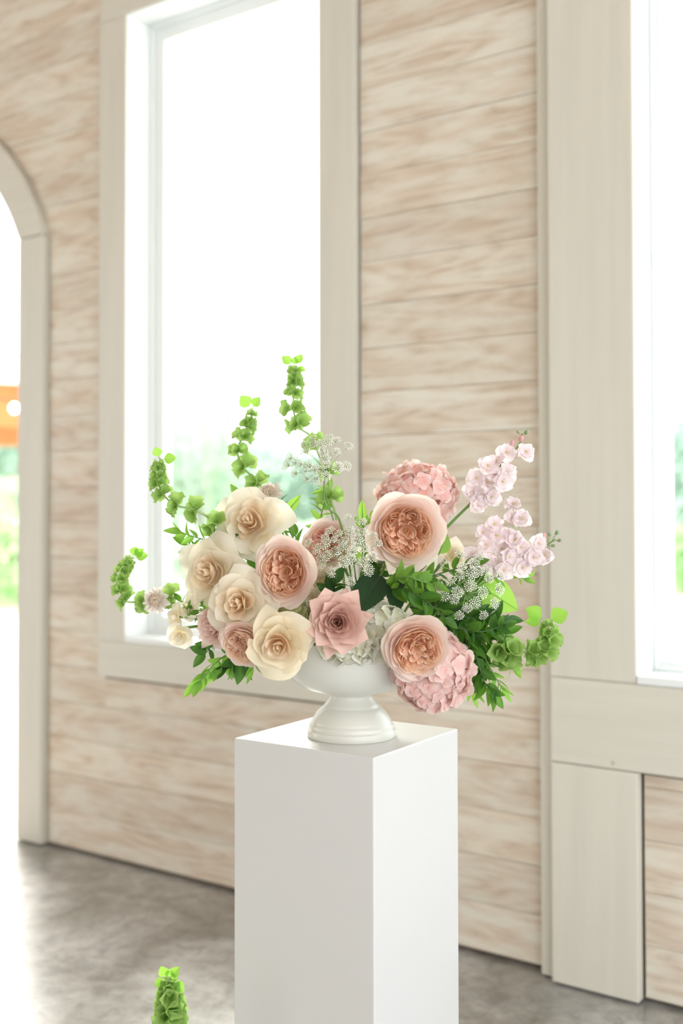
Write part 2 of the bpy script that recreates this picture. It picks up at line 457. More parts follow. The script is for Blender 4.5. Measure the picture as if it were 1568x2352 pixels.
nrow = int((CEILZ - Z0) / ROW)
for k in range(nrow):
    z0 = Z0 + k * ROW; z1 = z0 + ROW; zm = (z0 + z1) / 2
    GAP = 0.009

    def dx(z):
        if z <= DZ + 0.36: return 0.822 + 0.148 + GAP
        d = (z - DZ)
        return sqrt(max(0.0, (RO + GAP) ** 2 - d * d))
    if z0 > DZ + RI + 0.05:                         # clear of the arch
        left_end = None
    else:
        left_end = (DC - dx(z0), DC - dx(z1))
        run(-5.9, left_end[0], -5.9, left_end[1], z0, z1, 0.0, False)
    a0, b0 = (DC + dx(z0), DC + dx(z1)) if left_end else (-5.9, -5.9)
    wb_, wt_ = 0.694 - GAP, W1T + CASW + GAP
    wl_, wr_ = W1L - CASW + 0.02, W1R + CASW + GAP
    if z1 <= wb_ or z0 >= wt_:
        run(a0, POSTL + 0.002, b0, POSTL + 0.002, z0, z1, 0.0)
    else:
        run(a0, wl_, b0, wl_, z0, z1, 0.0)
        run(wr_, POSTL + 0.002, wr_, POSTL + 0.002, z0, z1, 0.0)
        if z0 < wb_ < z1: run(wl_, wr_, wl_, wr_, z0, wb_, 0.0, False)
        if z0 < wt_ < z1: run(wl_, wr_, wl_, wr_, wt_, z1, 0.0, False)
    if z0 < 0.608:                                  # panel under the right window
        z1b = min(z1, 0.608)
        run(W2L + .004, W2R - .004, W2L + .004, W2R - .004, z0, z1b, -0.035, False)
    if z0 > W2T + 0.06:
        run(POSTL, 0.3, POSTL, 0.3, z0, z1, -0.02)

# other walls of the hall, behind and beside the camera
wl = MB()
wl.box(XL - 0.15, XL, YR, -4.6, 0, CEILZ).box(XL - 0.15, XL, -2.2, 0.15, 0, CEILZ).box(XL - 0.15, XL, -4.6, -2.2, 3.2, CEILZ)
struct('wall_left', wl.me('wall_left', ROOMW))
wr = MB()
wr.box(XR, XR + 0.15, YR, -6.0, 0, CEILZ).box(XR, XR + 0.15, -0.5, 0.15, 0, CEILZ).box(XR, XR + 0.15, -6.0, -0.5, 3.35, CEILZ)
struct('wall_right', wr.me('wall_right', ROOMW))
wq = MB()
wq.box(XL, -5.6, YR - 0.15, YR, 0, CEILZ).box(-4.0, 0.6, YR - 0.15, YR, 0, CEILZ).box(1.9, XR, YR - 0.15, YR, 0, CEILZ)
for a, b in ((-5.6, -4.0), (0.6, 1.9)):
    wq.box(a, b, YR - 0.15, YR, 2.5, CEILZ).box(a, b, YR - 0.15, YR, 0, 0.9)
struct('wall_rear', wq.me('wall_rear', ROOMW))


# ---- window 1 and window 2: casing boards, jamb, sash, pane
def board(name, parent, x0, x1, y0, y1, z0, z1, mat, bev=0.003):
    cx, cy, cz = (x0 + x1) / 2, (y0 + y1) / 2, (z0 + z1) / 2
    hx, hy, hz = (x1 - x0) / 2, (y1 - y0) / 2, (z1 - z0) / 2
    o = obj(name, MB().box(-hx, hx, -hy, hy, -hz, hz).me(name, mat), parent)
    o.location = (cx, cy, cz)
    if bev:
        b = o.modifiers.new('bevel', 'BEVEL'); b.width = bev; b.segments = 2
    return o


def window(name, xl, xr, zb, zt, yf, yj, stile):
    r = struct(name)
    t = 0.022
    for nm, a in (('jamb', (xl - t, xl, yf, yj + 0.06, zb - t, zt + t)), ('jamb', (xr, xr + t, yf, yj + 0.06, zb - t, zt + t)),
                  ('head_jamb', (xl, xr, yf, yj + 0.06, zt, zt + t)), ('sill', (xl, xr, yf - 0.008, yj + 0.06, zb - t, zb))):
        board(nm, r, *a, SASHW)
    s = stile
    for nm, a in (('sash_stile', (xl, xl + s, yj, yj + 0.045, zb, zt)), ('sash_stile', (xr - s, xr, yj, yj + 0.045, zb, zt)),
                  ('sash_rail', (xl + s, xr - s, yj, yj + 0.045, zb, zb + s)), ('sash_rail', (xl + s, xr - s, yj, yj + 0.045, zt - s, zt))):
        board(nm, r, *a, SASHW)
    # quarter-round stop against the sash
    board('glazing_stop', r, xl + 0.001, xl + 0.016, yj - 0.016, yj, zb, zt, SASHW)
    board('glazing_stop', r, xl + 0.016, xr - 0.016, yj - 0.016, yj, zb, zb + 0.015, SASHW)
    board('glazing_stop', r, xl + 0.016, xr - 0.016, yj - 0.016, yj, zt - 0.015, zt, SASHW)
    board('pane', r, xl + s - 0.005, xr - s + 0.005, yj + 0.02, yj + 0.026, zb + s - 0.005, zt - s + 0.005, GLASS, 0)
    return r


win1 = window('window_1', W1L, W1R, W1B, W1T, -0.018, 0.115, 0.065)
CW = 0.146
for nm, a, m in (('casing', (W1L - CW, W1L - 0.002, -0.022, 0.012, W1B - 0.0225, W1T + 0.002), CREAM), ('casing', (W1R + 0.002, W1R + CW, -0.022, 0.012, W1B - 0.0225, W1T + 0.002), CREAM),
                 ('bottom_casing', (W1L - CW, W1R + CW, -0.022, 0.012, 0.694, W1B - 0.023), CREAMH), ('head_casing', (W1L - CW, W1R + CW, -0.022, 0.012, W1T + 0.004, W1T + CW), CREAMH)):
    board(nm, win1, *a, m)
win2 = window('window_2', W2L, W2R, W2B, W2T, -0.066, 0.07, 0.042)

# ---- broad post and rail of the right bay
post = struct('trim_1')
YF = -0.07
board('backing_strip', post, POSTL, -1.345, -0.036, 0.02, 0.004, CEILZ, CREAM)
board('stile', post, -1.352, W2L - 0.002, YF, -0.034, W2B - 0.022, CEILZ, CREAM, 0.004)
board('rail', post, -1.352, W2R + 0.26, YF, -0.034, 0.618, W2B - 0.023, CREAMH, 0.004)
board('stile', post, -1.352, W2L - 0.002, YF, -0.034, 0.006, 0.616, CREAM, 0.004)
board('stile', post, W2R + 0.002, W2R + 0.26, YF, -0.034, W2B - 0.022, CEILZ, CREAM, 0.004)
board('stile', post, W2R + 0.002, W2R + 0.26, YF, -0.034, 0.006, 0.616, CREAM, 0.004)
board('head_rail', post, W2L, W2R, YF, -0.034, W2T + 0.024, W2T + 0.26, CREAMH, 0.004)

# ---- arched doorway
door = struct('door_1')


def jamb_leg(sgn):
    xi = DC + sgn * 0.822; xo = DC + sgn * (0.822 + 0.148)
    board('casing', door, min(xi, xo), max(xi, xo), -0.03, 0.012, 0.004, DZ + 0.352, CREAM, 0.004)
    board('jamb', door, min(xi, xi + sgn * 0.03), max(xi, xi + sgn * 0.03), 0.012, 0.16, 0.0, DZ + 0.352, CREAM, 0.002)


jamb_leg(1); jamb_leg(-1)
v = []; f = []
a0 = math.asin(0.355 / RI) ; na = 40
for k in range(na + 1):
    for (R, ys) in ((RI, -0.03), (RO, -0.03), (RO, 0.012), (RI + 0.03, 0.012), (RI + 0.03, 0.16), (RI, 0.16)):
        aa = math.asin(min(1, 0.355 / R)); a = aa + (pi - 2 * aa) * k / na
        v.append((R * cos(a), ys, R * sin(a)))
for k in range(na):
    for i in range(6):
        j = (i + 1) % 6
        f.append((k * 6 + i, k * 6 + j, (k + 1) * 6 + j, (k + 1) * 6 + i))
f.append((0, 1, 2, 3, 4, 5)); f.append(tuple(na * 6 + i for i in range(6))[::-1])
oa = obj('arched_casing', mesh('arched_casing', v, f, CREAMH, False), door); oa.location = (DC, 0, DZ)

# ------------------------------------------------------------------ outdoors
struct('lawn', MB().box(-90, 60, 0.16, 120, -0.6, -0.12).me('lawn', LAWN))
struct('patio', MB().box(-16, 6, 0.162, 6.5, -0.3, -0.06).me('patio', PATIO))


def out_at(px, dist):
    """ground point seen in column px, at a distance from the camera"""
    p = at(px, 1165, 0) - CAM; p.z = 0
    p = p.normalized() * dist
    return Vector((CAM.x + p.x, CAM.y + p.y, -0.12))


def tree(name, label, cat, px, dist, top, rx, mi, seed, base=0.15, n=2600, leaf=0.22, group=None):
    r = random.Random(seed)
    g = out_at(px, dist)
    t = thing(name, label, cat, g, group or ('trees outside' if cat == 'tree' else 'bushes outside'))
    h = top
    tr = MB().tube([(0, 0, -0.02), (0.05, 0, h * 0.25), (-0.05, 0.03, h * 0.55)], 0.03 * h, 0.015 * h, 8)
    for k in range(5):
        a = r.uniform(0, 6.28)
        tr.tube([(0, 0, h * (0.22 + 0.06 * k)), (rx * 0.5 * cos(a), rx * 0.5 * sin(a), h * (0.45 + 0.07 * k))], 0.011 * h, 0.004 * h, 5)
    obj('trunk', tr.me('trunk', BARK, True), t)
    m = MB(); uv = []
    blobs = []
    for k in range(15):
        a = r.uniform(0, 6.28); zz = r.uniform(base + 0.12, 0.86); q = r.uniform(0.1, 0.75) * rx * (1.15 - zz * 0.7)
        blobs.append((Vector((q * cos(a), q * sin(a), zz * h)), r.uniform(0.28, 0.5) * rx))
    blobs.append((Vector((0, 0, 0.82 * h)), 0.36 * rx)); blobs.append((Vector((0, 0, 0.55 * h)), 0.6 * rx))
    for i in range(n):
        c, q = r.choice(blobs)
        d = Vector((r.gauss(0, 1), r.gauss(0, 1), r.gauss(0, 1))).normalized()
        p = c + d * q * r.uniform(0.55, 1.02); p.z = min(p.z, h * 1.02)
        nrm = (d + Vector((r.gauss(0, .5), r.gauss(0, .5), r.gauss(0, .5)))).normalized()
        M = rotto(nrm, r.uniform(0, 6.28)); s = leaf * r.uniform(0.7, 1.4)
        b = len(m.v)
        for x, y in ((-0.5, 0), (0, -0.3), (0.5, 0), (0, 0.3)):
            m.v.append(p + (M @ Vector((x * s, y * s, 0)))); m.uv.append((0.5, r.random()))
        m.f.append((b, b + 1, b + 2, b + 3))
    o = obj('crown', m.me('crown', TREEL[mi], False, True), t); o['kind'] = 'stuff'
    return t


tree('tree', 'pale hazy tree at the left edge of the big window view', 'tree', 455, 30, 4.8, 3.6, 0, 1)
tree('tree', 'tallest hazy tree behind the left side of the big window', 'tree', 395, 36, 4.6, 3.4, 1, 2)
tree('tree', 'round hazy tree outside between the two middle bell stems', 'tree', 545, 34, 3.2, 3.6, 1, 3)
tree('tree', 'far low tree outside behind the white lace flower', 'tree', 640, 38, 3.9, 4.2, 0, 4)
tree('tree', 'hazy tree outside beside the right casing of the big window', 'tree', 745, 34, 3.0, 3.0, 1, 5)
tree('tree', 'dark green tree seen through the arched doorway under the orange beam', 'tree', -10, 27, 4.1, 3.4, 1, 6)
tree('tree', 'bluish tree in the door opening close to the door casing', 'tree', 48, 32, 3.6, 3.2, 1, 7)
tree('bush', 'bright green bush seen low through the arched doorway', 'bush', 18, 19, 1.9, 1.9, 2, 8, base=-0.1, n=1800, leaf=0.16)
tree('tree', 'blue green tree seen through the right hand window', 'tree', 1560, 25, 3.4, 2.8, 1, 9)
tree('bush', 'yellow green bush low in the right hand window', 'bush', 1572, 21, 1.1, 1.6, 2, 10, base=-0.1, n=1500, leaf=0.16)
tree('bush', 'low green hedge bush outside below the middle bell stem', 'bush', 470, 24, 0.9, 2.2, 0, 12, base=-0.1, n=1500, leaf=0.16)
tree('bush', 'low hedge bush outside behind the peach roses', 'bush', 690, 25, 1.1, 2.2, 0, 13, base=-0.1, n=1500, leaf=0.16)

# garden pavilion with orange timber beam and string lights, beyond the doorway
pg = out_at(15, 12.0)
pav = thing('pavilion', 'open garden pavilion with white roof edge and orange beam past the doorway', 'pavilion', pg)
pd = (pg - CAM); pd.z = 0; pd.normalize()
ang = math.atan2(pd.y, pd.x) - pi / 2 + rad(8)
pav.rotation_euler = (0, 0, ang)
obj('roof_edge', MB().box(-2.6, 1.2, -0.06, 0.0, 2.74, 3.03).me('roof_edge', WHITEM), pav)
obj('roof', MB().box(-2.6, 1.2, 0.0, 4.2, 3.0, 3.06).me('roof', WHITEM), pav)
obj('beam', MB().box(-2.5, 1.1, 0.02, 0.16, 2.32, 2.74).me('beam', ORANGE), pav)
obj('beam', MB().box(-2.5, 1.1, 3.9, 4.04, 2.32, 3.0).me('beam', ORANGE), pav)
for x in (-2.4, 1.0):
    for y in (0.09, 3.97):
        obj('post', MB().box(x - 0.07, x + 0.07, y - 0.07, y + 0.07, 0.0, 2.34).me('post', ORANGE), pav)
sl = thing('string_lights', 'string of glowing round bulbs hung along the orange beam', 'string lights', pg)
sl.rotation_euler = (0, 0, ang)
cab = [(-2.3, -0.10, 2.72), (-1.5, -0.12, 2.62), (-0.6, -0.12, 2.60), (0.05, -0.12, 2.55), (0.14, -0.12, 2.40), (0.6, -0.12, 2.3), (1.0, -0.1, 2.42)]
obj('cable', MB().tube(smoothpath(cab, 4), 0.008, n=5).me('cable', CABLE), sl)
for p in ((-1.5, -0.12, 2.57), (-0.6, -0.12, 2.55), (0.055, -0.12, 2.48), (0.145, -0.12, 2.26), (0.6, -0.12, 2.24)):
    o = obj('bulb', MB().ball((0, 0, 0), 0.04, 10, 8, (1, 1, 1.15)).me('bulb', BULB, True), sl); o.location = p

# ------------------------------------------------------------------ pedestal and urn
TOPZ = 0.896
PC = Vector((-1.2345, -1.229, 0)); PS = 0.308
ped = tag(obj('pedestal', MB().box(-PS / 2, PS / 2, -PS / 2, PS / 2, 0, TOPZ).me('pedestal', PEDW)),
          'tall square white pedestal column under the flower urn', 'pedestal')
ped.location = PC; ped.rotation_euler = (0, 0, rad(1.5))
b = ped.modifiers.new('bevel', 'BEVEL'); b.width = 0.003; b.segments = 3
for p in ped.data.polygons: p.use_smooth = False

UC = at(805, 1690, 0.0); UC.z = TOPZ
K = 0.000824
outer = [(0, 1690), (100, 1690), (101, 1687), (101, 1674), (99.5, 1671.5), (96.5, 1670.5), (96.5, 1668), (97, 1665), (96, 1661), (92, 1658), (91.5, 1655), (89.5, 1651), (86, 1645), (80, 1636), (72, 1628),
         (66, 1623), (63.5, 1621.5), (63, 1619), (58, 1614), (53, 1608), (50, 1603), (48.8, 1599), (49.5, 1596), (52, 1593.5), (56, 1592), (58, 1590.5), (68, 1588.5), (82, 1585.5), (104, 1580), (124, 1570), (140, 1556), (152, 1538), (160, 1517), (165, 1495),
         (168, 1478), (171, 1473), (172, 1469), (170, 1466), (166, 1467), (163, 1474), (159, 1495), (153, 1517), (144, 1536), (131, 1552), (112, 1564), (80, 1573), (0, 1577)]
prof = [(r * K, (1690 - y) * K) for r, y in outer]
urn = tag(obj('urn', MB().lathe(prof, 72).me('urn', URNW, True)), 'white footed ceramic compote urn holding the bouquet on the pedestal', 'urn')
urn.location = UC
RIMZ = TOPZ + (1690 - 1469) * K
foam = tag(obj('floral_foam', MB().lathe([(0, (1690 - 1572) * K), (78 * K, (1690 - 1571) * K), (125 * K, (1690 - 1550) * K), (146 * K, (1690 - 1519) * K), (140 * K, (1690 - 1500) * K), (100 * K, (1690 - 1490) * K), (0, (1690 - 1485) * K)], 32).me('floral_foam', FOAM, True)),
           'dark green floral foam block filling the white urn', 'floral foam')
foam.location = UC
HEART = Vector((UC.x, UC.y, RIMZ - 0.02))


# ------------------------------------------------------------------ flower kit
def add_stem(root, pts, r0=0.003, r1=None, mat=None, name='stem'):
    o = root.location
    P = [Vector(p) - o for p in pts]
    return obj(name, MB().tube(smoothpath(P, 4), r0, r1, 6).me(name, mat or STEM, True), root)


def stem_to_heart(root, start, n, r0=0.003, mat=None):
    h = HEART + Vector((rng.uniform(-.05, .05), rng.uniform(-.05, .05), 0))
    s = Vector(start); mid = s - Vector(n) * 0.06 + (h - s) * 0.35
    return add_stem(root, [s, s - Vector(n) * 0.025, mid, h], r0, r0, mat)


def petal(Rb, Rt, H, W, curl=0.0, drop=0.3, point=0.0, ruf=0.0, psi=0.0, c=(0, 0, 0), nu=8, nv=6, S=1.0, k=1.6, ph=None, tilt=0.0):
    """segment of a cup around c: base radius Rb, rim radius Rt, height H, half angle W"""
    ph = rng.uniform(0, 6.28) if ph is None else ph
    p2 = rng.uniform(0, 6.28)
    V = []; UV = []
    for j in range(nv + 1):
        v = j / nv
        for i in range(nu + 1):
            u = -1 + 2 * i / nu
            e = v * (1 - drop * abs(u) ** 2.4 + point * max(0.0, 1 - abs(u) * 2.6) ** 1.4)
            wv = W * (0.45 + 0.55 * min(1.0, v * 1.8) ** 0.8)
            r = Rb + (Rt - Rb) * sin(min(1.0, e) * pi / 2) + (Rt * 0.55) * max(0.0, e - 1)
            z = H * min(e, 1.2) ** k
            t = max(0.0, e - 0.58) / 0.42
            r += curl * S * t * t; z -= abs(curl) * S * 0.75 * t * t
            r += ruf * S * sin(u * 3.2 + ph) * e * e
            z += ruf * S * 0.8 * sin(u * 5.0 + p2) * e * e + tilt * S * u * e
            a = psi + u * wv
            V.append((c[0] + r * cos(a), c[1] + r * sin(a), c[2] + z)); UV.append(((u + 1) / 2, v))
    n = nu + 1
    F = [(j * n + i, j * n + i + 1, (j + 1) * n + i + 1, (j + 1) * n + i) for j in range(nv) for i in range(nu)]
    return V, F, UV


def put_petal(root, M, mat, zoff, *a, **kw):
    V, F, UV = petal(*a, **kw)
    V = [(x, y, z - zoff) for x, y, z in V]
    return obj('petal', mesh('petal', V, F, mat, True, UV), root, M)


def sepals(root, M, R, zoff):
    for k in range(5):
        V, F, UV = petal(R * 0.05, R * 0.42, -R * 0.02, 0.22, curl=-0.02, drop=0.2, point=0.6, psi=k * 1.257 + 0.3, nu=4, nv=4, S=R)
        obj('sepal', mesh('sepal', [(x, y, z - zoff - R * 0.02) for x, y, z in V], F, LEAFD, True, UV), root, M)
    obj('hip', MB().ball((0, 0, -zoff - R * 0.10), R * 0.13, 8, 6).me('hip', STEM, True), root, M)


def garden_rose(label, px, py, rpx, n, dz, mo, mi, twist=0.0, quarters=5, droop=False, open_=1.0, squash=1.0):
    R = px2m(rpx, dz); n = Vector(n); P = at(px, py, dz)
    t = thing('garden_rose', label, 'rose', P, 'garden roses in the urn'); M = Matrix.Scale(squash, 4, VR) @ rotto(n, twist); zo = R * 0.52
    put = lambda mat, *a, **k: put_petal(t, M, mat, zo, *a, S=R, **k)
    for i in range(5): put(mo, R * .03, R * 1.0, R * .42 * open_, .85, curl=.10, ruf=.06, psi=i * 1.257 + .2, drop=.34)
    for i in range(6): put(mo, R * .03, R * .93, R * .58, .74, curl=.07, ruf=.05, psi=i * 1.047 + .7, drop=.30)
    for i in range(7): put(mo, R * .03, R * .83, R * .68, .62, curl=.03, ruf=.03, psi=i * .898 + .1, drop=.28)
    for i in range(8): put(mi, R * .03, R * .73, R * .71, .52, ruf=.025, psi=i * .785 + .45, drop=.22)
    for i in range(8): put(mi, R * .03, R * .64, R * .70, .50, ruf=.03, psi=i * .785 + .05, drop=.22)
    for q in range(quarters):
        a = q * 2 * pi / quarters + 0.4
        cx, cy = R * .33 * cos(a), R * .33 * sin(a)
        for i, rr in enumerate((.33, .285, .24, .19, .14, .09)):
            put(mi, R * rr * .35, R * rr, R * (.37 + .02 * i + rng.uniform(-.02, .02)), 1.9 - .1 * i, psi=a + rng.uniform(-.4, .4), c=(cx * (1 + .08 * i), cy * (1 + .08 * i), R * .29), drop=.22, ruf=.04, nu=14, nv=5, k=1.2, tilt=rng.uniform(-.05, .05))
    for i in range(26):
        a = i * 2.399 + .3; q = R * (.06 + .50 * sqrt((i + .5) / 26))
        rr = R * rng.uniform(.10, .19)
        put(mi, rr * .3, rr, R * rng.uniform(.32, .42), rng.uniform(.8, 1.4), psi=a + rng.uniform(-.7, .7), c=(q * .8 * cos(a), q * .8 * sin(a), R * .29), drop=.3, ruf=.045, nu=10, nv=5, k=1.2, curl=.03, tilt=rng.uniform(-.08, .08))
    for i in range(9): put(mi, R * .02, R * (.10 + .02 * i), R * (.26 + .016 * i), .75, psi=i * 2.4, drop=.3, ruf=.02, c=(0, 0, R * .2), nu=8, nv=5)
    obj('stamens', MB().ball((0, 0, -zo + R * .27), R * .05, 10, 6, (1, 1, .8)).me('stamens', STAMEN, True), t, M)
    sepals(t, M, R, zo)
    stem_to_heart(t, P - n * zo, n)
    return t


def spiral_rose(name, label, cat, px, py, rpx, n, dz, mo, mi, count=22, twist=0.0, point=0.2, curl=0.16, ruf=0.035, wide=1.0, flat=0.62, bloom=0.95, group=None, drop=0.3):
    R = px2m(rpx, dz); n = Vector(n); P = at(px, py, dz)
    t = thing(name, label, cat, P, group); M = rotto(n, twist); zo = R * 0.5
    for i in range(count):
        s = i / (count - 1)
        Rt = R * (.07 + .93 * s ** 1.05); H = R * (bloom - flat * s ** 1.25)
        W = (1.35 - .45 * min(1, s * 1.6)) * wide
        Rt *= rng.uniform(.9, 1.06) if s > .55 else 1; W *= rng.uniform(.95, 1.35) if s > .55 else 1
        put_petal(t, M, mi if s < .5 else mo, zo, R * .025, Rt, H, W, curl=curl * max(0, s - .1) * 1.1, drop=drop, point=point * s, ruf=ruf * (.25 + s), psi=i * 2.399, S=R,
                  nu=14, nv=6, tilt=(.10 if s < .35 else rng.uniform(-.05, .05)))
    sepals(t, M, R * .8, zo)
    stem_to_heart(t, P - n * zo, n)
    return t


def ruffle_bloom(name, label, cat, px, py, rpx, n, dz, mat, count=34, freq=7):
    R = px2m(rpx, dz); n = Vector(n); P = at(px, py, dz)
    t = thing(name, label, cat, P, 'ivory carnations in the urn'); M = rotto(n); zo = R * .45
    for i in range(count):
        s = (i + .5) / count
        V, F, UV = petal(R * .03, R * (.25 + .75 * s), R * (.95 - .6 * s), .42, curl=.05, drop=.12, psi=i * 2.399, S=R, nu=9, nv=4)
        W = []
        for (x, y, z), (u, v) in zip(V, UV):
            k = v * v * R * .07
            W.append((x + k * sin(u * freq * 6 + i), y + k * cos(u * freq * 5 + i), z - zo + k * 1.2 * sin(u * freq * 7 + 2 * i)))
        obj('petal', mesh('petal', W, F, mat, True, UV), t, M)
    stem_to_heart(t, P - n * zo, n)
    return t


# hydrangea florets: four round petals each; a few shapes shared by all heads
def floret_shape(size, npet, cup, ruf, seed, layers=1):
    r = random.Random(seed); V = []; F = []; UV = []
    for L in range(layers):
        for p in range(npet):
            a = 2 * pi * (p + .5 * L) / npet + r.uniform(-.12, .12); ln = size * r.uniform(.9, 1.1) * (1 - .3 * L); wd = ln * r.uniform(.58, .68); tl = r.uniform(-.1, .25) + .35 * L
            b = len(V); nu, nv = 4, 4; ph = r.uniform(0, 6)
            for j in range(nv + 1):
                v = j / nv
                hw = wd * (sin(pi * (.08 + .80 * v ** .9)) ** .75)
                for i in range(nu + 1):
                    u = -1 + 2 * i / nu
                    x = ln * (v - .10 * u * u * v); y = hw * u
                    z = ln * (cup * v * v + tl * v + .10 * u * u * v) + ruf * ln * sin(u * 4 + ph) * v * v + L * size * .05
                    V.append((x * cos(a) - y * sin(a), x * sin(a) + y * cos(a), z)); UV.append((.5 + u / 2, v))
            F += [(b + j * 5 + i, b + j * 5 + i + 1, b + (j + 1) * 5 + i + 1, b + (j + 1) * 5 + i) for j in range(nv) for i in range(nu)]
    return V, F, UV


def floret_set(tagname, mat, size, npet=4, cup=-.15, ruf=.06, n=5, layers=1):
    out = []
    for k in range(n):
        V, F, UV = floret_shape(size, npet, cup, ruf, ord(tagname[0]) % 7 + k * 13 + len(tagname), layers)
        out.append(mesh('floret', V, F, mat, True, UV))
    return out


FL = {'pink': floret_set('pink', HYPINK, .0165), 'peach': floret_set('peach', HYPEACH, .0185, ruf=.14), 'white': floret_set('white', HYWHITE, .0165), 'green': floret_set('green', HYGREEN, .0155),
      'stock': floret_set('stock', STOCKP, .0165, 4, -.05, .18, 5, 2)}


def hydrangea(label, px, py, rx, ry, n, dz, kind, count, core, flat=.8):
    n = Vector(n); P = at(px, py, dz); Rx = px2m(rx, dz) - .006; Ry = px2m(ry, dz) - .006
    t = thing('hydrangea', label, 'hydrangea', P, 'hydrangea heads in the urn')
    Rz = (Rx + Ry) / 2 * flat
    # head axes: right, up in view, toward the viewer
    ex = VR; ez = -VF; ey = VU
    def W(d): return ex * (d[0] * Rx) + ey * (d[1] * Ry) + ez * (d[2] * Rz)
    m = MB().ball((0, 0, 0), .82, 14, 10)
    obj('core', mesh('core', [W(v) for v in m.v], m.f, core, True), t)
    r = random.Random(count * 3 + int(px))
    for i in range(count):
        z = 1 - 2 * (i + .5) / count; a = i * 2.399963 + r.uniform(-.15, .15); q = sqrt(1 - z * z)
        d = Vector((q * cos(a), z, q * sin(a)))
        if d.z < -.45: continue
        s = r.uniform(.95, 1.08)
        p = W(d) * s
        nn = (ex * (d.x / Rx) + ey * (d.y / Ry) + ez * (d.z / Rz)).normalized()
        nn = (nn + Vector((r.gauss(0, .36), r.gauss(0, .36), r.gauss(0, .36)))).normalized()
        sc = r.uniform(.9, 1.15)
        obj('floret', r.choice(FL[kind]), t, Matrix.Translation(p) @ rotto(nn, r.uniform(0, 6.28)) @ Matrix.Scale(sc, 4))
    stem_to_heart(t, P, n, .004)
    return t


# ------------------------------------------------------------------ leaves
def leaf_mesh(name, L, W, mat, fold=.25, arc=.25, serr=0, round_=1.0, nv=9, nu=6, wave=0.0):
    V = []; UV = []
    for j in range(nv + 1):
        v = j / nv
        hw = W / 2 * (sin(pi * min(1, .02 + .98 * v ** (.78 * round_))) ** .85)
        if serr: hw *= 1 + serr * (1 if j % 2 else -1) * (0 < j < nv)
        for i in range(nu + 1):
            u = -1 + 2 * i / nu
            z = -arc * L * v * v + fold * abs(u) * hw + wave * L * sin(v * 9 + u * 2) * abs(u)
            V.append((L * v, hw * u, z)); UV.append((.5 + u / 2, v))
    n = nu + 1
    F = [(j * n + i, j * n + i + 1, (j + 1) * n + i + 1, (j + 1) * n + i) for j in range(nv) for i in range(nu)]
    return mesh(name, V, F, mat, True, UV)


def frame(dirx, nrm):
    x = Vector(dirx).normalized(); z = Vector(nrm); z = (z - x * z.dot(x))
    if z.length < 1e-4: z = Vector((0.3, 0.2, 1)).cross(x)
    z.normalize(); y = z.cross(x)
    return Matrix(((x.x, y.x, z.x, 0), (x.y, y.y, z.y, 0), (x.z, y.z, z.z, 0), (0, 0, 0, 1)))


LV = {}


def leaves(kind):
    if kind not in LV:
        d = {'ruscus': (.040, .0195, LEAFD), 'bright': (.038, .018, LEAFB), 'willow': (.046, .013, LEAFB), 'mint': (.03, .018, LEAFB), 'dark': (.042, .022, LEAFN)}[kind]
        LV[kind] = [leaf_mesh('leaf', d[0], d[1], d[2], f_, a_) for f_, a_ in ((.3, .12), (.45, .3), (.2, .45), (.35, -.08))]
    return LV[kind]


def sprig(label, pts, n, kind, size=1.0, stem=STEM, seed=1, group=None, spread=.9, hang=0.0, name='foliage_sprig', tip=True):
    r = random.Random(seed)
    P = smoothpath([at(*p) for p in pts], 8)
    t = thing(name, label, 'foliage', P[0], group or 'leafy sprigs in the bouquet')
    obj('stem', MB().tube([p - t.location for p in P], .0018, .0009, 5).me('stem', stem, True), t)
    m = len(P)
    for k in range(n):
        f = .12 + .88 * (k + .5) / n
        i = min(m - 2, int(f * (m - 1))); fr = f * (m - 1) - i
        p = P[i].lerp(P[i + 1], fr); d = (P[i + 1] - P[i]).normalized()
        a = (k % 2) * pi + r.uniform(-1.3, 1.3)
        side = d.cross(VF); side = side.normalized() if side.length > .05 else VR.copy()
        oth = d.cross(side).normalized()
        o = side * cos(a) + oth * sin(a) * .8
        dd = (d * r.uniform(.45, .9) + o * spread + Vector((0, 0, -hang))).normalized()
        nn = (VU * r.uniform(-.1, .9) - VF * r.uniform(-.2, 1.0) + d * .3 + VR * r.uniform(-.9, .9))
        s = size * r.uniform(.75, 1.15) * (1.05 - .3 * f)
        obj('leaf', r.choice(leaves(kind)), t, Matrix.Translation(p - t.location) @ frame(dd, nn) @ Matrix.Scale(s, 4))
    if tip:
        d = (P[-1] - P[-2]).normalized()
        obj('leaf', r.choice(leaves(kind)), t, Matrix.Translation(P[-1] - t.location) @ frame(d, VU * .6 - VF) @ Matrix.Scale(size * .8, 4))
    return t


def big_leaf(label, base, tipp, wpx, mat, nrm, serr=.04, arc=.12, fold=.18, round_=1.0, name='rose_leaf'):
    a = at(*base); b = at(*tipp); L = (b - a).length
    t = thing(name, label, 'leaf', a, 'single large leaves in the bouquet')
    obj('blade', leaf_mesh('blade', L, px2m(wpx, base[2]), mat, fold, arc, serr, round_, 22, 8, .006), t, frame(b - a, nrm))
    mid = MB().tube([(L * k / 6, 0, -arc * L * (k / 6) ** 2 - .0006) for k in range(7)], .0011, .0004, 5)
    obj('midrib', mid.me('midrib', STEM if mat is not LEAFK else STEMD, True), t, frame(b - a, nrm))
    h = HEART + Vector((rng.uniform(-.04, .04), rng.uniform(-.04, .04), 0))
    add_stem(t, [a, a.lerp(h, .4) + Vector((0, 0, .01)), h], .0015)
    return t


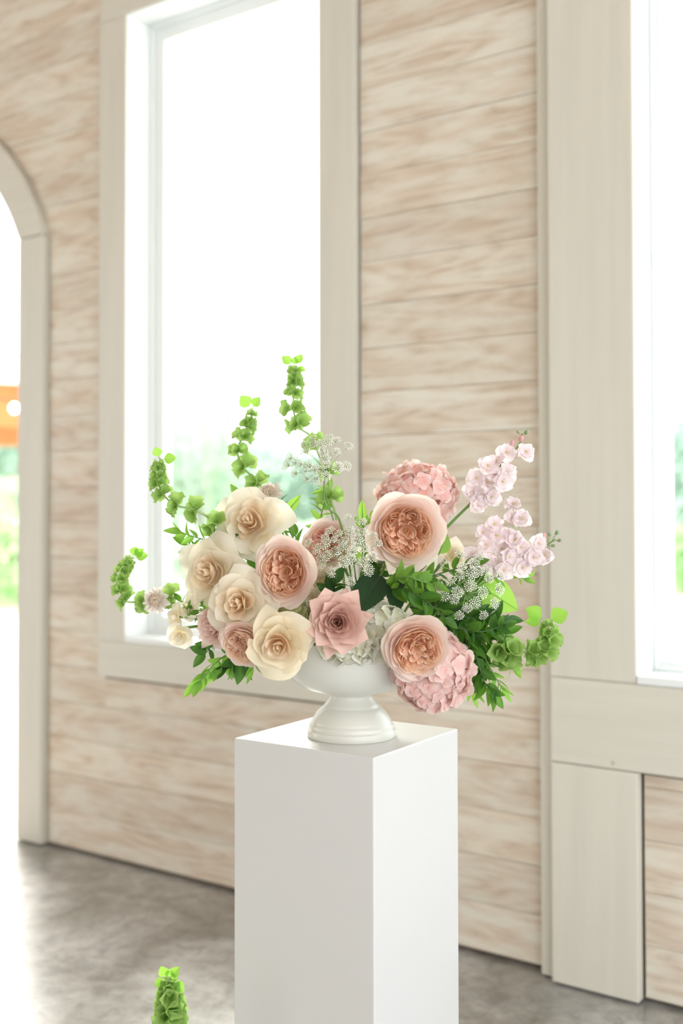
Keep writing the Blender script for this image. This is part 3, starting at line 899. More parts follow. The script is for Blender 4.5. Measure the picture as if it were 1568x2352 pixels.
# ------------------------------------------------------------------ bells of Ireland
def bell_shape(seed, openness):
    r = random.Random(seed); V = []; UV = []; n = 15
    prof = [(.0016, 0), (.0042, .0035), (.0066, .009), (.0094, .015), (.0128, .0195), (.0155, .0215)]
    for j, (q, z) in enumerate(prof):
        v = j / (len(prof) - 1)
        for i in range(n):
            a = 2 * pi * i / n
            rr = q * (1 + (openness - 1) * v) * (1 + .12 * v * v * cos(5 * a)) + .0009 * v * v * sin(3 * a + seed)
            V.append((rr * cos(a), rr * sin(a), z + .0022 * v * v * sin(5 * a + 1 + seed) )); UV.append((i / n, v))
    F = []
    for j in range(len(prof) - 1):
        for i in range(n):
            k = (i + 1) % n
            F.append((j * n + i, j * n + k, (j + 1) * n + k, (j + 1) * n + i))
    return mesh('bell', V, F, BELLM, True, UV)


BELLS = [bell_shape(1, 1.0), bell_shape(2, 1.12), bell_shape(3, .82), bell_shape(4, .95)]
MINT = [leaf_mesh('leaf', .020, .021, LEAFL, .10, .15, .05, 1.05, 14, 8, .01), leaf_mesh('leaf', .020, .018, LEAFL, .25, .25, .05, 1.1, 14, 8, .01)]


def bells(label, path, nodes, lvs, seed, dzt=0.0, top=.45, big=1.0, to_heart=True, per=5):
    """path: stem from tip to foot (px, py, dz); nodes: whorls along it; lvs: leaves of the tip (px, py, size)"""
    r = random.Random(seed)
    P = [at(*p) for p in path]
    if to_heart: P += [P[-1].lerp(HEART, .55), HEART + Vector((r.uniform(-.05, .05), r.uniform(-.05, .05), 0))]
    t = thing('bells_of_ireland', label, 'flower', P[-1], 'bells of Ireland spikes')
    o = t.location
    sp = smoothpath([p - o for p in P], 6)
    obj('stem', MB().tube(sp, .0014, .0030, 6).me('stem', STEMP, True), t)
    nn = len(nodes)
    for k, nd in enumerate(nodes):
        c = at(nd[0], nd[1], nd[2]) - o
        sz = nd[3] if len(nd) > 3 else (top + (1 - top) * k / max(1, nn - 1))
        # local direction of the stem, towards the tip
        i = min(range(len(sp)), key=lambda q: (sp[q] - c).length)
        d = (sp[max(0, i - 1)] - sp[min(len(sp) - 1, i + 1)]).normalized()
        c = sp[i].lerp(c, .35)
        a0 = r.uniform(0, 6.28)
        x = d.orthogonal().normalized(); y = d.cross(x)
        for q in range(per):
            a = a0 + 2 * pi * q / per + r.uniform(-.2, .2)
            out = x * cos(a) + y * sin(a)
            ax = (out * r.uniform(.8, 1.1) + d * r.uniform(.15, .55) - Vector((0, 0, .15))).normalized()
            s = sz * big * 1.15 * r.uniform(.88, 1.1)
            obj('bell', r.choice(BELLS), t, Matrix.Translation(c + out * .002 * s) @ rotto(ax, r.uniform(0, 6)) @ Matrix.Scale(s, 4))
    for (lx, ly, s) in lvs:
        e = at(lx, ly, path[0][2] + .004) - o; b = sp[1]
        d = e - b
        lf = r.choice(MINT)
        base = b + d * .42
        pe = obj('petiole', MB().tube([b, base], .0008, n=5).me('petiole', STEMP, True), t)
        obj('leaf', lf, pe, Matrix.Translation(base) @ frame(d, -VF + VU * .4 + VR * r.uniform(-.5, .5)) @ Matrix.Scale(max(s, d.length * .9 / .022), 4))
    return t


# ------------------------------------------------------------------ lace umbels
def umbellet_shape(seed):
    r = random.Random(seed); W = MB(); V = []; F = []; UV = []; mi = []
    b = MB()
    for k in range(38):
        q = sqrt((k + .5) / 38); a = k * 2.4
        p = Vector((.0092 * q * cos(a), .0092 * q * sin(a), .0035 * (1 - q * q) + r.uniform(-.0006, .0006)))
        b.tube([(0, 0, -.006), p], .00018, n=3)
    nf0 = len(b.f)
    for k in range(38):
        q = sqrt((k + .5) / 38); a = k * 2.4
        p = Vector((.0092 * q * cos(a), .0092 * q * sin(a), .0035 * (1 - q * q) + .0003))
        M = rotto((p.x * 50 + r.gauss(0, .25), p.y * 50 + r.gauss(0, .25), .8), r.uniform(0, 6)); s = r.uniform(.0009, .0013) * (1.0 + .3 * q)
        i0 = len(b.v); b.v.append(p + (M @ Vector((0, 0, 0))))
        for i in range(10):
            aa = 2 * pi * i / 10; rr = s * (1.0 if i % 2 == 0 else .55)
            b.v.append(p + (M @ Vector((rr * cos(aa), rr * sin(aa), s * .2))))
        for i in range(10): b.f.append((i0, i0 + 1 + i, i0 + 1 + (i + 1) % 10))
    me = mesh('umbellet', b.v, b.f, LACEW, False)
    me.materials.append(LACEC)
    for i in range(nf0): me.polygons[i].material_index = 1
    return me


UMB = [umbellet_shape(k) for k in range(4)]


def lace(label, hub, ends, stem_pts, dz, n, seed, mat=STEM):
    r = random.Random(seed)
    H = at(*hub, dz); t = thing('lace_flower', label, 'flower', H, 'lace flowers in the urn')
    n = Vector(n)
    for k, (x, y) in enumerate(ends):
        rad_ = sqrt((x - hub[0]) ** 2 + (y - hub[1]) ** 2)
        e = at(x, y, dz + .045 - .00035 * rad_ + r.uniform(-.008, .008)) - H
        d = e.normalized(); nn = (d * .7 + n * .6).normalized()
        rayo = obj('ray', MB().tube(smoothpath([Vector((0, 0, 0)), e * .55 + n * .006, e - nn * .005], 4), .0006, .0004, 5).me('ray', STEMP, True), t)
        obj('umbellet', UMB[k % 4], rayo, Matrix.Translation(e) @ rotto(nn, r.uniform(0, 6)) @ Matrix.Scale(r.uniform(1.0, 1.3), 4))
    add_stem(t, [H] + [at(*p) for p in stem_pts] + [HEART + Vector((r.uniform(-.04, .04), r.uniform(-.04, .04), 0))], .0014, .002, mat)
    return t


# ------------------------------------------------------------------ stocks
BUDM = {}


def stock(label, path, fl, buds, seed, dz):
    r = random.Random(seed)
    P = [at(*p) for p in path]
    t = thing('stock', label, 'flower', P[-1], 'stocks in the urn'); o = t.location
    sp = smoothpath([p - o for p in P], 6)
    obj('stem', MB().tube(sp, .0014, .0034, 6).me('stem', STEM, True), t)

    def pedicel(c, mat=STEMP):
        j = min(range(len(sp)), key=lambda q: (sp[q] - c).length); j = min(len(sp) - 1, j + 2)
        obj('pedicel', MB().tube([sp[j], (sp[j] + c) / 2 - VF * -.004, c], .0008, n=5).me('pedicel', mat, True), t)
        return (c - sp[j]).normalized()
    for k, (x, y) in enumerate(fl):
        c = at(x, y, dz + r.uniform(-.004, .018)) - o
        d = pedicel(c)
        nn = (-VF * r.uniform(.5, 1.0) + d * .8 + Vector((r.gauss(0, .25), r.gauss(0, .25), r.gauss(0, .25)))).normalized()
        M = Matrix.Translation(c) @ rotto(nn, r.uniform(0, 6)) @ Matrix.Scale(r.uniform(1.05, 1.3), 4)
        fo = obj('floret', r.choice(FL['stock']), t, M)
        if 'c' not in BUDM: BUDM['c'] = MB().ball((0, 0, .0012), .0016, 7, 5, (1, 1, 1.4)).me('floret_eye', STOCKC, True)
        obj('floret_eye', BUDM['c'], fo)
    for (x, y, s, pink) in buds:
        c = at(x, y, dz) - o; d = pedicel(c)
        key = 'p' if pink else 'g'
        if key not in BUDM: BUDM[key] = MB().ball((0, 0, .003), .0034, 8, 7, (1, 1, 1.7)).me('bud', BUDP if pink else BUDG, True)
        obj('bud', BUDM[key], t, Matrix.Translation(c) @ rotto(d) @ Matrix.Scale(s, 4))
    return t


def scabiosa(label, px, py, rpx, n, dz):
    R = px2m(rpx, dz); n = Vector(n); P = at(px, py, dz)
    t = thing('scabiosa', label, 'flower', P, 'scabiosas in the urn'); M = rotto(n)
    for i in range(22):
        s = i / 21
        put_petal(t, M, SCABP, R * .2, R * .1, R * (.55 + .45 * s), R * (.45 - .3 * s), .34, curl=.1, drop=.2, ruf=.12, psi=i * 2.399, S=R, nu=6, nv=4)
    m = MB(); 
    for k in range(34):
        z = 1 - (k + .5) / 34; q = sqrt(1 - z * z); a = k * 2.4
        m.ball((R * .42 * q * cos(a), R * .42 * q * sin(a), R * (.1 + .30 * z)), R * .07, 6, 4)
    m.uv = [(0.5, (i % 7) / 7) for i in range(len(m.v))]
    o = obj('pincushion', m.me('pincushion', SCABC, True, True), t, M)
    stem_to_heart(t, P, n, .0016)
    return t


# ------------------------------------------------------------------ the bouquet
F = face
# garden roses
garden_rose('peach garden rose with quartered centre, left of the bouquet middle', 651, 1314, 80, F(-.12, .02, 1), .12, PEACH_O, PEACH_I, .6, 5, squash=.84)
R2 = garden_rose('large peach garden rose standing in front of the pink ball bloom', 932, 1222, 86, F(.02, -.12, 1), .10, PEACH_O, PEACH_I, .2, 5)
R3 = garden_rose('peach garden rose in front of the low pink hydrangea', 957, 1494, 76, F(.08, -.28, 1), .19, PEACH_O, PEACH_I, 1.3, 4)
garden_rose('pink garden rose half hidden behind the middle lace flower', 747, 1250, 56, F(-.25, .15, 1), .02, PINKP_O, PINKP_I, .9)
garden_rose('small peach rose facing down beside the lowest cream rose', 553, 1483, 56, F(-.45, -.5, 1), .14, PEACH_O, PEACH_I, .4, 4)
# cream, mauve and pink roses
C1 = spiral_rose('cream_rose', 'topmost cream rose below the small scabiosa', 'rose', 572, 1196, 74, F(-.25, .25, 1), .02, IVORY_P, CREAM_I, 24, .3, .12, .28, .13, 1.0, drop=.2, group='cream roses in the urn')
C2 = spiral_rose('cream_rose', 'leftmost cream rose, open wide against the bright window', 'rose', 474, 1312, 72, F(-.5, .15, 1), .05, IVORY_P, CREAM_I, 22, 1.1, .08, .30, .15, 1.05, drop=.18, group='cream roses in the urn')
C3 = spiral_rose('cream_rose', 'cream rose touching the left side of the big peach rose', 'rose', 543, 1384, 70, F(-.25, .1, 1), .12, IVORY_P, CREAM_I, 24, 2.0, .10, .28, .13, drop=.2, group='cream roses in the urn')
C4 = spiral_rose('cream_rose', 'lowest cream rose hanging over the left rim of the urn', 'rose', 636, 1484, 68, F(-.08, -.15, 1), .19, CREAM_P, CREAM_I, 22, .8, .12, .24, .11, 1.1, drop=.18, group='cream roses in the urn')
M1 = spiral_rose('mauve_rose', 'dusty mauve rose with pointed petals above the urn', 'rose', 773, 1430, 62, F(-.05, .05, 1), .19, MAUVE_P, MAUVE_P, 36, .2, .20, .17, .07, .85, .50, .85, drop=.22)
spiral_rose('pink_rose', 'small rose pink bloom low on the left behind cream petals', 'rose', 486, 1440, 48, F(-.55, -.1, .8), .07, ROSE_P, ROSE_P, 38, .4, .18, .12, .07, .7, .4, .9)


def loose_petal(root, base, tipp, wpx, mat, nrm, arc=.15, fold=.15, round_=.62):
    a = at(*base); b = at(*tipp); L = (b - a).length
    obj('petal', leaf_mesh('petal', L, px2m(wpx, base[2]), mat, fold, arc, 0, round_, 10, 8, .02), root, Matrix.Translation(a - root.location) @ frame(b - a, nrm))


TW = -VF
loose_petal(R2, (915, 1240, .05), (893, 1322, .05), 62, PEACH_O, TW + VU * .3)
loose_petal(R2, (940, 1240, .04), (950, 1324, .03), 48, PEACH_O, TW)
loose_petal(R2, (960, 1240, .06), (1004, 1308, .06), 70, IVORY_P, TW + VR * .3)
loose_petal(R2, (900, 1220, .06), (848, 1262, .07), 60, PEACH_O, TW - VR * .2)
loose_petal(R3, (945, 1470, .16), (880, 1484, .18), 92, PEACH_O, TW - VR * .3)
loose_petal(R3, (985, 1470, .16), (1030, 1490, .17), 70, PEACH_O, TW + VR * .3)
loose_petal(C4, (650, 1478, .15), (722, 1470, .16), 104, IVORY_P, TW + VR * .2 + VU * .2)
loose_petal(C4, (632, 1470, .15), (600, 1412, .16), 52, CREAM_P, TW + VU * .2)
loose_petal(C1, (585, 1195, .0), (648, 1196, .02), 66, IVORY_P, TW + VR * .2)
loose_petal(C1, (572, 1205, .0), (578, 1272, .02), 60, IVORY_P, TW - VU * .2)
loose_petal(C1, (585, 1180, -.01), (612, 1122, -.01), 60, IVORY_P, TW + VU * .3)
loose_petal(C2, (485, 1300, .03), (548, 1318, .05), 76, IVORY_P, TW + VR * .3)
loose_petal(C2, (485, 1290, .02), (508, 1236, .02), 56, IVORY_P, TW + VU * .3)
loose_petal(C2, (478, 1320, .04), (448, 1388, .05), 60, IVORY_P, TW - VU * .2)
loose_petal(C3, (555, 1385, .09), (612, 1376, .1), 66, IVORY_P, TW + VR * .2)
loose_petal(C3, (545, 1395, .1), (552, 1462, .12), 76, IVORY_P, TW - VU * .2)
loose_petal(M1, (785, 1424, .15), (856, 1410, .17), 34, MAUVE_P, TW + VU * .5, round_=1.0)
loose_petal(M1, (780, 1420, .15), (795, 1352, .16), 56, MAUVE_P, TW + VU * .2, round_=.9)
loose_petal(M1, (770, 1450, .15), (750, 1512, .17), 60, MAUVE_P, TW - VU * .2)

# hydrangeas
hydrangea('upright peach pink ball bloom behind the largest peach rose', 960, 1138, 90, 74, F(.1, .3, 1), -.03, 'peach', 120, COREP)
hydrangea('low pink hydrangea head hanging at the right of the urn', 992, 1540, 92, 92, F(.2, -.3, 1), .12, 'pink', 150, COREP)
hydrangea('white hydrangea head right of the mauve rose', 878, 1458, 66, 74, F(0, -.1, 1), .10, 'white', 100, CORE)
hydrangea('small white hydrangea under the mauve rose at the urn rim', 800, 1490, 62, 36, F(0, -.2, 1), .13, 'white', 64, CORE)
hydrangea('pale green hydrangea between the cream and peach roses', 664, 1412, 50, 40, F(-.05, 0, 1), .07, 'green', 70, CORE)
# ivory ruffles
ruffle_bloom('carnation', 'ivory ruffled carnation right of the left peach rose', 'carnation', 737, 1335, 36, F(.2, .1, 1), .05, IVORY_P)
ruffle_bloom('carnation', 'lower ivory carnation tucked above the mauve rose', 'carnation', 716, 1378, 34, F(.0, -.1, 1), .08, IVORY_P)
spiral_rose('lisianthus', 'small ivory bloom farthest down on the left edge', 'flower', 410, 1461, 32, F(-.1, -.35, 1), .06, IVORY_P, IVORY_P, 11, .3, .1, .2, .08, 1.1, group='small ivory blooms at the left')
spiral_rose('lisianthus', 'small ivory bloom just above the lowest left one', 'flower', 396, 1416, 28, F(-.7, .1, .6), .05, IVORY_P, IVORY_P, 9, .9, .1, .2, .08, 1.1, group='small ivory blooms at the left')
spiral_rose('lisianthus', 'small ivory bloom between the pink rose and scabiosa', 'flower', 434, 1399, 28, F(.3, -.2, .8), .04, IVORY_P, IVORY_P, 9, 1.6, .1, .2, .08, 1.1, group='small ivory blooms at the left')
spiral_rose('white_rose', 'white rose hidden behind the right lace flower', 'rose', 1092, 1384, 40, F(.4, .1, .8), .0, IVORY_P, IVORY_P, 14, .3, .2, .25, .06, 1.1, group='white roses deep in the bouquet')
spiral_rose('white_rose', 'white rose behind the large peach rose and bright leaf', 'rose', 1042, 1272, 34, F(.3, .3, .8), -.04, IVORY_P, IVORY_P, 12, .9, .2, .25, .06, 1.1, group='white roses deep in the bouquet')
spiral_rose('white_rose', 'white rose deep in the middle behind the lace flower', 'rose', 868, 1288, 46, F(.0, .2, 1), -.06, IVORY_P, IVORY_P, 14, 1.9, .2, .25, .06, 1.1, group='white roses deep in the bouquet')
scabiosa('pale scabiosa on the far left stem beside the window', 355, 1377, 31, F(-.3, .1, 1), .04)
scabiosa('pale scabiosa standing above the topmost cream rose', 617, 1129, 32, F(-.2, .7, .7), -.02)

# lace flowers
lace('white lace flower standing tall before the window casing', (750, 1083),
     [(755, 1005), (772, 1011), (801, 1024), (717, 1008), (734, 1017), (751, 1016), (720, 1021), (701, 1034), (696, 1021), (739, 1032), (744, 1040), (772, 1037), (665, 1050), (657, 1067), (675, 1060), (688, 1065), (676, 1086), (708, 1068), (699, 1081), (703, 1099), (724, 1101), (748, 1093), (747, 1054), (749, 1065), (732, 1076), (722, 1079), (776, 1073), (796, 1070)],
     [(745, 1104, .03), (745, 1150, .04), (757, 1171, .04), (787, 1220, .03)], .02, F(-.25, .35, .9), 1)
lace('middle white lace flower in front of the half hidden pink rose', (812, 1294),
     [(796, 1188), (830, 1198), (757, 1219), (777, 1226), (801, 1219), (834, 1223), (856, 1228), (867, 1247), (745, 1236), (767, 1239), (788, 1244), (708, 1247), (727, 1260), (748, 1250), (820, 1240), (836, 1258), (735, 1279), (751, 1276), (771, 1267), (807, 1266), (786, 1255), (741, 1294), (789, 1291), (803, 1284), (760, 1314), (705, 1304), (854, 1279), (835, 1291), (845, 1310), (804, 1335)],
     [(815, 1320, .08), (818, 1370, .04)], .10, F(-.2, .35, .9), 2)
lace('right white lace flower above dark glossy leaves', (1069, 1365),
     [(1022, 1298), (1060, 1302), (1057, 1321), (1034, 1334), (1008, 1351), (1018, 1368), (1050, 1361), (1042, 1376), (1079, 1346), (1083, 1320), (1097, 1313), (1087, 1295), (1102, 1278), (1057, 1275), (1118, 1310), (1121, 1329), (1149, 1323), (1146, 1355), (1107, 1362), (1135, 1386), (1090, 1386), (1072, 1397), (1053, 1414), (1109, 1414)],
     [(1050, 1385, .06), (1000, 1410, .03)], .09, F(.1, .1, 1), 3)

# stocks
stock('taller pale pink stock spike leaning up to the right', [(1199, 997, .0), (1193, 1022, .0), (1151, 1068, .01), (1112, 1122, .01), (1078, 1160, .01), (1015, 1225, .0), (940, 1330, 0), (860, 1450, 0)],
      [(1163, 1041), (1207, 1039), (1120, 1071), (1163, 1086), (1117, 1111), (1085, 1132), (1153, 1108), (1094, 1100), (1098, 1160), (1128, 1142), (1140, 1062), (1105, 1142), (1136, 1090)],
      [(1195, 1012, 1.5, True), (1191, 994, 1.0, False), (1207, 996, 1.3, False), (1175, 1023, 1.2, True)], 1, .02)
stock('broad pale pink stock spike at the right edge', [(1275, 1240, .03), (1250, 1256, .03), (1221, 1264, .03), (1180, 1270, .03), (1120, 1300, .02), (1040, 1350, 0), (900, 1450, 0)],
      [(1135, 1205), (1165, 1232), (1115, 1252), (1085, 1275), (1151, 1262), (1168, 1280), (1195, 1258), (1118, 1292), (1156, 1311), (1198, 1305), (1224, 1282), (1248, 1275), (1236, 1250), (1138, 1298), (1108, 1225), (1181, 1242), (1140, 1232), (1100, 1292), (1205, 1280), (1178, 1160), (1196, 1192), (1180, 1190)],
      [(1248, 1237, 1.5, True), (1261, 1231, 1.0, False), (1277, 1227, 1.1, False), (1282, 1243, 1.0, False), (1267, 1255, 1.0, False)], 2, .05)

# bells of Ireland
bells('tallest bells of Ireland spike against the white window', [(676, 838, -.08), (677, 880, -.08), (674, 925, -.08), (678, 958, -.08), (692, 985, -.08), (714, 1003, -.08), (737, 1055, -.08), (755, 1100, -.07), (760, 1150, -.06), (772, 1190, -.05)],
      [(677, 852, -.08, .42), (678, 866, -.08, .48), (679, 882, -.08, .55), (676, 905, -.08, .62), (674, 938, -.08, .78), (690, 972, -.08, .85), (722, 1020, -.08, .8), (757, 1085, -.07, .75), (758, 1143, -.06, .95)],
      [(655, 822, 1.1), (690, 819, 1.0), (678, 824, .7), (697, 848, .7)], 1)
bells('middle bells of Ireland spike left of the tallest one', [(580, 936, -.08), (574, 968, -.08), (558, 1003, -.08), (545, 1036, -.08), (560, 1074, -.08), (588, 1102, -.07), (620, 1150, -.06)],
      [(581, 950, -.08, .38), (577, 966, -.08, .45), (569, 982, -.08, .55), (560, 1003, -.08, .65), (546, 1035, -.08, .72), (559, 1071, -.08, .9), (592, 1109, -.07, .8)],
      [(563, 920, 1.3), (589, 922, 1.1)], 2)
bells('curved bells of Ireland spike on the upper left', [(368, 1050, .0), (364, 1080, .0), (365, 1110, .0), (378, 1138, .0), (406, 1160, .0), (450, 1171, .0), (495, 1202, -.01), (540, 1260, -.01)],
      [(366, 1063, 0, .36), (364, 1076, 0, .45), (363, 1092, 0, .55), (365, 1110, 0, .62), (374, 1134, 0, .7), (405, 1159, 0, .75), (450, 1170, 0, .8), (495, 1202, -.01, .85)],
      [(360, 1034, .9), (392, 1051, 1.1)], 3)
bells('hook shaped bells of Ireland spike at the far left', [(304, 1280, .03), (288, 1298, .03), (275, 1325, .03), (276, 1355, .03), (292, 1380, .03), (330, 1378, .02), (392, 1370, .02), (460, 1400, .02)],
      [(297, 1289, .03, .38), (289, 1299, .03, .46), (280, 1313, .03, .54), (274, 1332, .03, .58), (276, 1354, .03, .62), (290, 1378, .03, .68), (328, 1377, .02, .7), (392, 1370, .02, .75)],
      [(310, 1260, .8), (330, 1274, 1.0), (322, 1264, .7)], 4)
bells('bells of Ireland spike curling up at the right end', [(1252, 1426, .08), (1258, 1450, .08), (1261, 1476, .08), (1245, 1500, .08), (1210, 1500, .08), (1160, 1497, .08), (1100, 1485, .06), (1010, 1450, .03)],
      [(1254, 1437, .08, .42), (1260, 1452, .08, .6), (1262, 1472, .08, .72), (1252, 1495, .08, .78), (1230, 1497, .08, .78), (1208, 1498, .08, .8), (1172, 1497, .08, .95), (1157, 1497, .085, 1.0), (1140, 1494, .08, .95), (1150, 1476, .075, .85)],
      [(1224, 1408, 1.6), (1282, 1415, 1.6), (1216, 1428, 1.0)], 5)
bfoot = at(386, 2352, .16); 
# spike of the floor arrangement in the foreground
low = bells('bells of Ireland spike rising from the floor at bottom edge', [(384, 2244, .14), (385, 2280, .14), (386, 2320, .14), (387, 2400, .14), (388, 2600, .14), (390, 2760, .14)],
            [(384, 2254, .14, .42), (385, 2268, .14, .62), (385, 2286, .14, .78), (386, 2308, .14, .9), (386, 2330, .14, 1.0), (387, 2352, .14, 1.05), (387, 2378, .14, 1.1)],
            [(370, 2228, 1.0), (400, 2228, 1.0), (385, 2230, .7), (358, 2257, .9), (412, 2272, .9), (400, 2240, .7)], 6, to_heart=False, per=6)
pot_c = Vector((low.location.x, low.location.y, 0.0))
pz = low.location.z
pot = tag(obj('flower_pot', MB().lathe([(0, 0), (.06, 0), (.075, max(.04, pz * .9)), (.08, max(.05, pz + .01)), (.074, max(.05, pz + .01)), (.06, max(.03, pz - .01)), (0, max(.03, pz - .012))], 32).me('flower_pot', URNW, True)),
          'small white pot on the floor holding the low green spike', 'flower pot')
pot.location = pot_c

# large single leaves
big_leaf('big dark leaf right above the mauve rose', (872, 1322, .08), (818, 1404, .15), 74, LEAFK, -VF + VU * .5, .03)
big_leaf('dark leaf between the white hydrangea and the glossy sprigs', (905, 1325, .08), (912, 1408, .12), 52, LEAFK, -VF + VU * .4 + VR * .3, .03)
big_leaf('big lime leaf lit from behind on the right', (1098, 1345, .0), (1190, 1402, .0), 78, LEAFL, -VF + VU * .3, .02, .05, .1, name='lime_leaf')
big_leaf('serrated bright leaf right of the largest peach rose', (1008, 1272, .02), (1026, 1224, .02), 40, LEAFB, -VF + VU * .2 + VR * .4, .05, name='serrated_leaf')
big_leaf('dark leaf behind the lowest cream rose and mauve rose', (712, 1430, .1), (704, 1490, .1), 44, LEAFK, -VF, .03)
big_leaf('grey green leaf left of the quartered peach rose', (590, 1280, .0), (578, 1336, .04), 46, LEAFD, -VF + VU * .3, .03)
big_leaf('light green leaf pointing up right of the middle', (832, 1196, -.03), (831, 1148, -.03), 20, LEAFL, -VF, 0, .05, name='lime_leaf')
big_leaf('long bright leaf pointing up right of the top cream rose', (655, 1180, -.03), (690, 1136, -.03), 24, LEAFL, -VF + VU * .3, 0, .05, name='lime_leaf')
big_leaf('pointed green leaf above the top cream rose', (548, 1140, -.03), (529, 1110, -.03), 18, LEAFB, -VF + VR * .4, 0, .05, name='bright_leaf')
big_leaf('broad olive leaf behind the right lace flower', (1060, 1420, .03), (1098, 1352, .03), 60, LEAFD, -VF + VU * .3, .02)
big_leaf('slim leaf left of the tall lace flower stem', (746, 1128, -.03), (713, 1132, -.03), 10, LEAFL, -VF + VU * .5, 0, .1, name='lime_leaf')

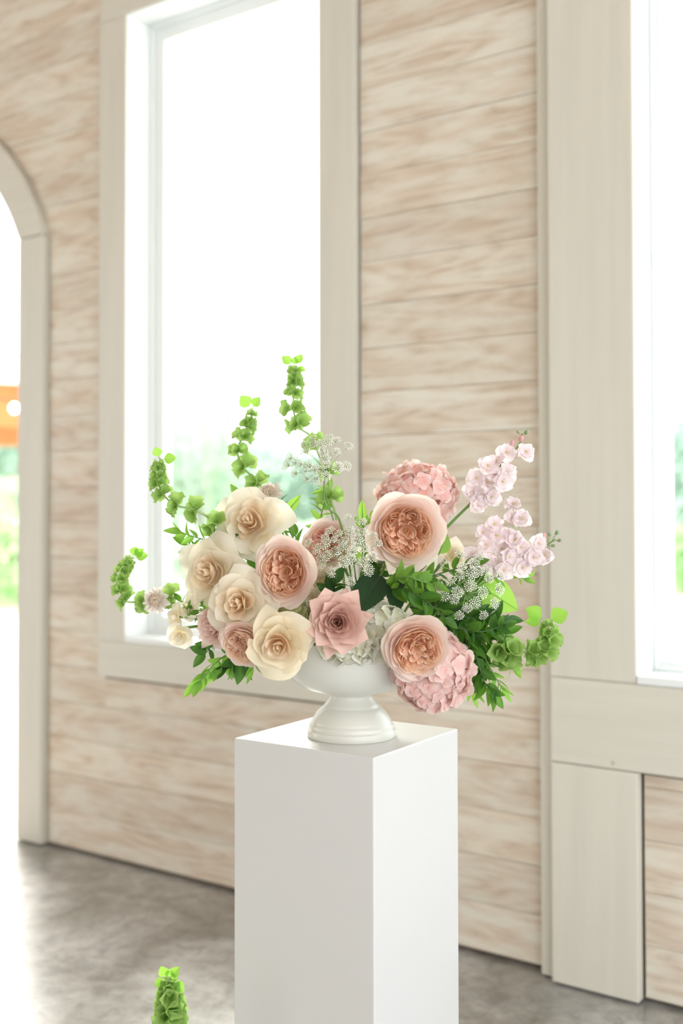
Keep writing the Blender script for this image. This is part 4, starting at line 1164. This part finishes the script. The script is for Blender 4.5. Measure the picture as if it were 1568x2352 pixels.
# glossy foliage sprigs
SP = [
    ('glossy green sprig right of the largest peach rose', [(880, 1350, .05), (945, 1338, .09), (1010, 1318, .10), (1085, 1296, .10)], 16, 'ruscus', 1.0, STEMD),
    ('glossy sprig arching over the white hydrangea', [(865, 1360, .06), (925, 1352, .13), (975, 1380, .15), (1020, 1420, .14)], 16, 'ruscus', 1.0, STEMD),
    ('leafy sprig under the right lace flower', [(940, 1395, .05), (1010, 1405, .09), (1080, 1420, .10), (1140, 1425, .10)], 16, 'dark', 1.05, STEMD),
    ('leafy sprig just above the low pink hydrangea', [(960, 1420, .06), (1040, 1440, .11), (1100, 1452, .12), (1150, 1440, .11)], 15, 'ruscus', 1.0, STEMD),
    ('dense sprig between peach rose and lace flower', [(900, 1330, .02), (960, 1350, .04), (1020, 1370, .04), (1060, 1400, .04)], 18, 'dark', 1.1, STEMD),
    ('bright sprig below the largest peach rose', [(890, 1345, .08), (930, 1325, .13), (965, 1335, .14), (1000, 1345, .14)], 12, 'bright', .95, STEM),
    ('trailing sprig nearest the low pink hydrangea', [(1050, 1440, .06), (1088, 1500, .10), (1108, 1560, .11), (1128, 1592, .11)], 14, 'ruscus', 1.1, STEMD),
    ('trailing sprig below the right bells spike', [(1070, 1450, .05), (1105, 1500, .08), (1135, 1555, .09), (1150, 1580, .09)], 12, 'willow', .9, STEM),
    ('short trailing sprig tip below the large green bells', [(1110, 1480, .05), (1150, 1510, .07), (1176, 1535, .07)], 7, 'bright', .9, STEM),
    ('hanging sprig behind the low pink hydrangea', [(1040, 1500, .02), (1072, 1560, .04), (1082, 1590, .04)], 8, 'willow', .9, STEM),
    ('small upright sprig right of the lace flower', [(1080, 1430, .06), (1120, 1425, .08), (1160, 1425, .08)], 8, 'dark', 1.0, STEMD),
    ('backlit sprig on the left before the bright window', [(560, 1262, -.02), (510, 1250, -.02), (460, 1236, -.01), (415, 1222, .0)], 14, 'bright', 1.05, STEM),
    ('sprig drooping from the lower left of the bouquet', [(540, 1490, .06), (495, 1520, .09), (470, 1550, .10), (447, 1572, .10)], 13, 'bright', 1.05, STEM),
    ('dark leaves under the small peach rose', [(575, 1490, .06), (545, 1515, .09), (520, 1532, .09)], 8, 'dark', 1.15, STEMD),
    ('two narrow leaves left of the lowest cream rose', [(610, 1480, .1), (588, 1512, .12), (580, 1532, .12)], 4, 'willow', .9, STEM),
    ('dark leafy stem between the top two cream roses', [(640, 1330, -.02), (600, 1290, -.02), (560, 1260, -.01), (520, 1235, -.01)], 16, 'dark', 1.1, STEMD),
    ('leafy stem right of the topmost cream rose', [(700, 1290, -.04), (670, 1230, -.04), (650, 1180, -.04), (632, 1150, -.04)], 16, 'ruscus', .95, STEM),
    ('backlit leaves beside the half hidden pink rose', [(760, 1280, -.06), (735, 1210, -.07), (742, 1165, -.07), (752, 1130, -.07)], 13, 'bright', .95, STEM),
    ('bright leaves behind the middle lace flower', [(830, 1330, -.04), (838, 1260, -.04), (834, 1215, -.04), (850, 1190, -.05)], 10, 'bright', .9, STEM),
    ('leaves beside the small ivory blooms on the left', [(510, 1400, .03), (470, 1400, .04), (440, 1410, .04), (415, 1380, .04)], 10, 'ruscus', .7, STEM),
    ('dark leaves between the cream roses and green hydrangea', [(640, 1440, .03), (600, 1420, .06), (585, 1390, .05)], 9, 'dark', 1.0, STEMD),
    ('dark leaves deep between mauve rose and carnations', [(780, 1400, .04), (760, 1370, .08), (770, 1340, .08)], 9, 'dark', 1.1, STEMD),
    ('leaves filling the gap behind the leftmost cream rose', [(600, 1400, -.05), (540, 1340, -.05), (480, 1280, -.03), (430, 1250, -.02)], 16, 'ruscus', 1.0, STEM),
    ('leaves under the broad stock spike', [(1040, 1380, -.02), (1110, 1340, .0), (1170, 1320, .01), (1200, 1330, .01)], 9, 'bright', .85, STEM),
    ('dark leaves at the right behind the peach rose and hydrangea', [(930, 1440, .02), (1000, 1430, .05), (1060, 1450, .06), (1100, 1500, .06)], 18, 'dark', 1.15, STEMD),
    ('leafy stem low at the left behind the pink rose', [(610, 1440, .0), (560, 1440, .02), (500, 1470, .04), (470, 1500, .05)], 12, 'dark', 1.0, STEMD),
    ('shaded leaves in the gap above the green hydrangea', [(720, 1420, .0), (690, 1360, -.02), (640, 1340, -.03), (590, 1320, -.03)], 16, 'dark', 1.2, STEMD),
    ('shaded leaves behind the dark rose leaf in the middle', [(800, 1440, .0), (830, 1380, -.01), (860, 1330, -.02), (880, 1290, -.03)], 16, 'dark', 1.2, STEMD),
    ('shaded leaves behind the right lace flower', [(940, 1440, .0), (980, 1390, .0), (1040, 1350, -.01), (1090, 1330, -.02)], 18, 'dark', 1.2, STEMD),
    ('thick leaves left of the right bells spike', [(1020, 1420, .05), (1070, 1450, .07), (1120, 1470, .08), (1160, 1455, .08)], 16, 'ruscus', 1.05, STEMD),
    ('broad leaves beside the pink hydrangea edge', [(1050, 1440, .03), (1085, 1470, .06), (1100, 1510, .07), (1095, 1550, .08)], 14, 'dark', 1.05, STEMD),
    ('dark leaves behind the topmost cream rose', [(660, 1330, -.06), (620, 1270, -.07), (580, 1240, -.07), (545, 1200, -.07)], 14, 'ruscus', 1.1, STEM),
]
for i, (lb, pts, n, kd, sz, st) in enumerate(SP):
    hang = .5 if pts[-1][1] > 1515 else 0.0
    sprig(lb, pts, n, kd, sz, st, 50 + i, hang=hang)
print('objects', len(bpy.data.objects))
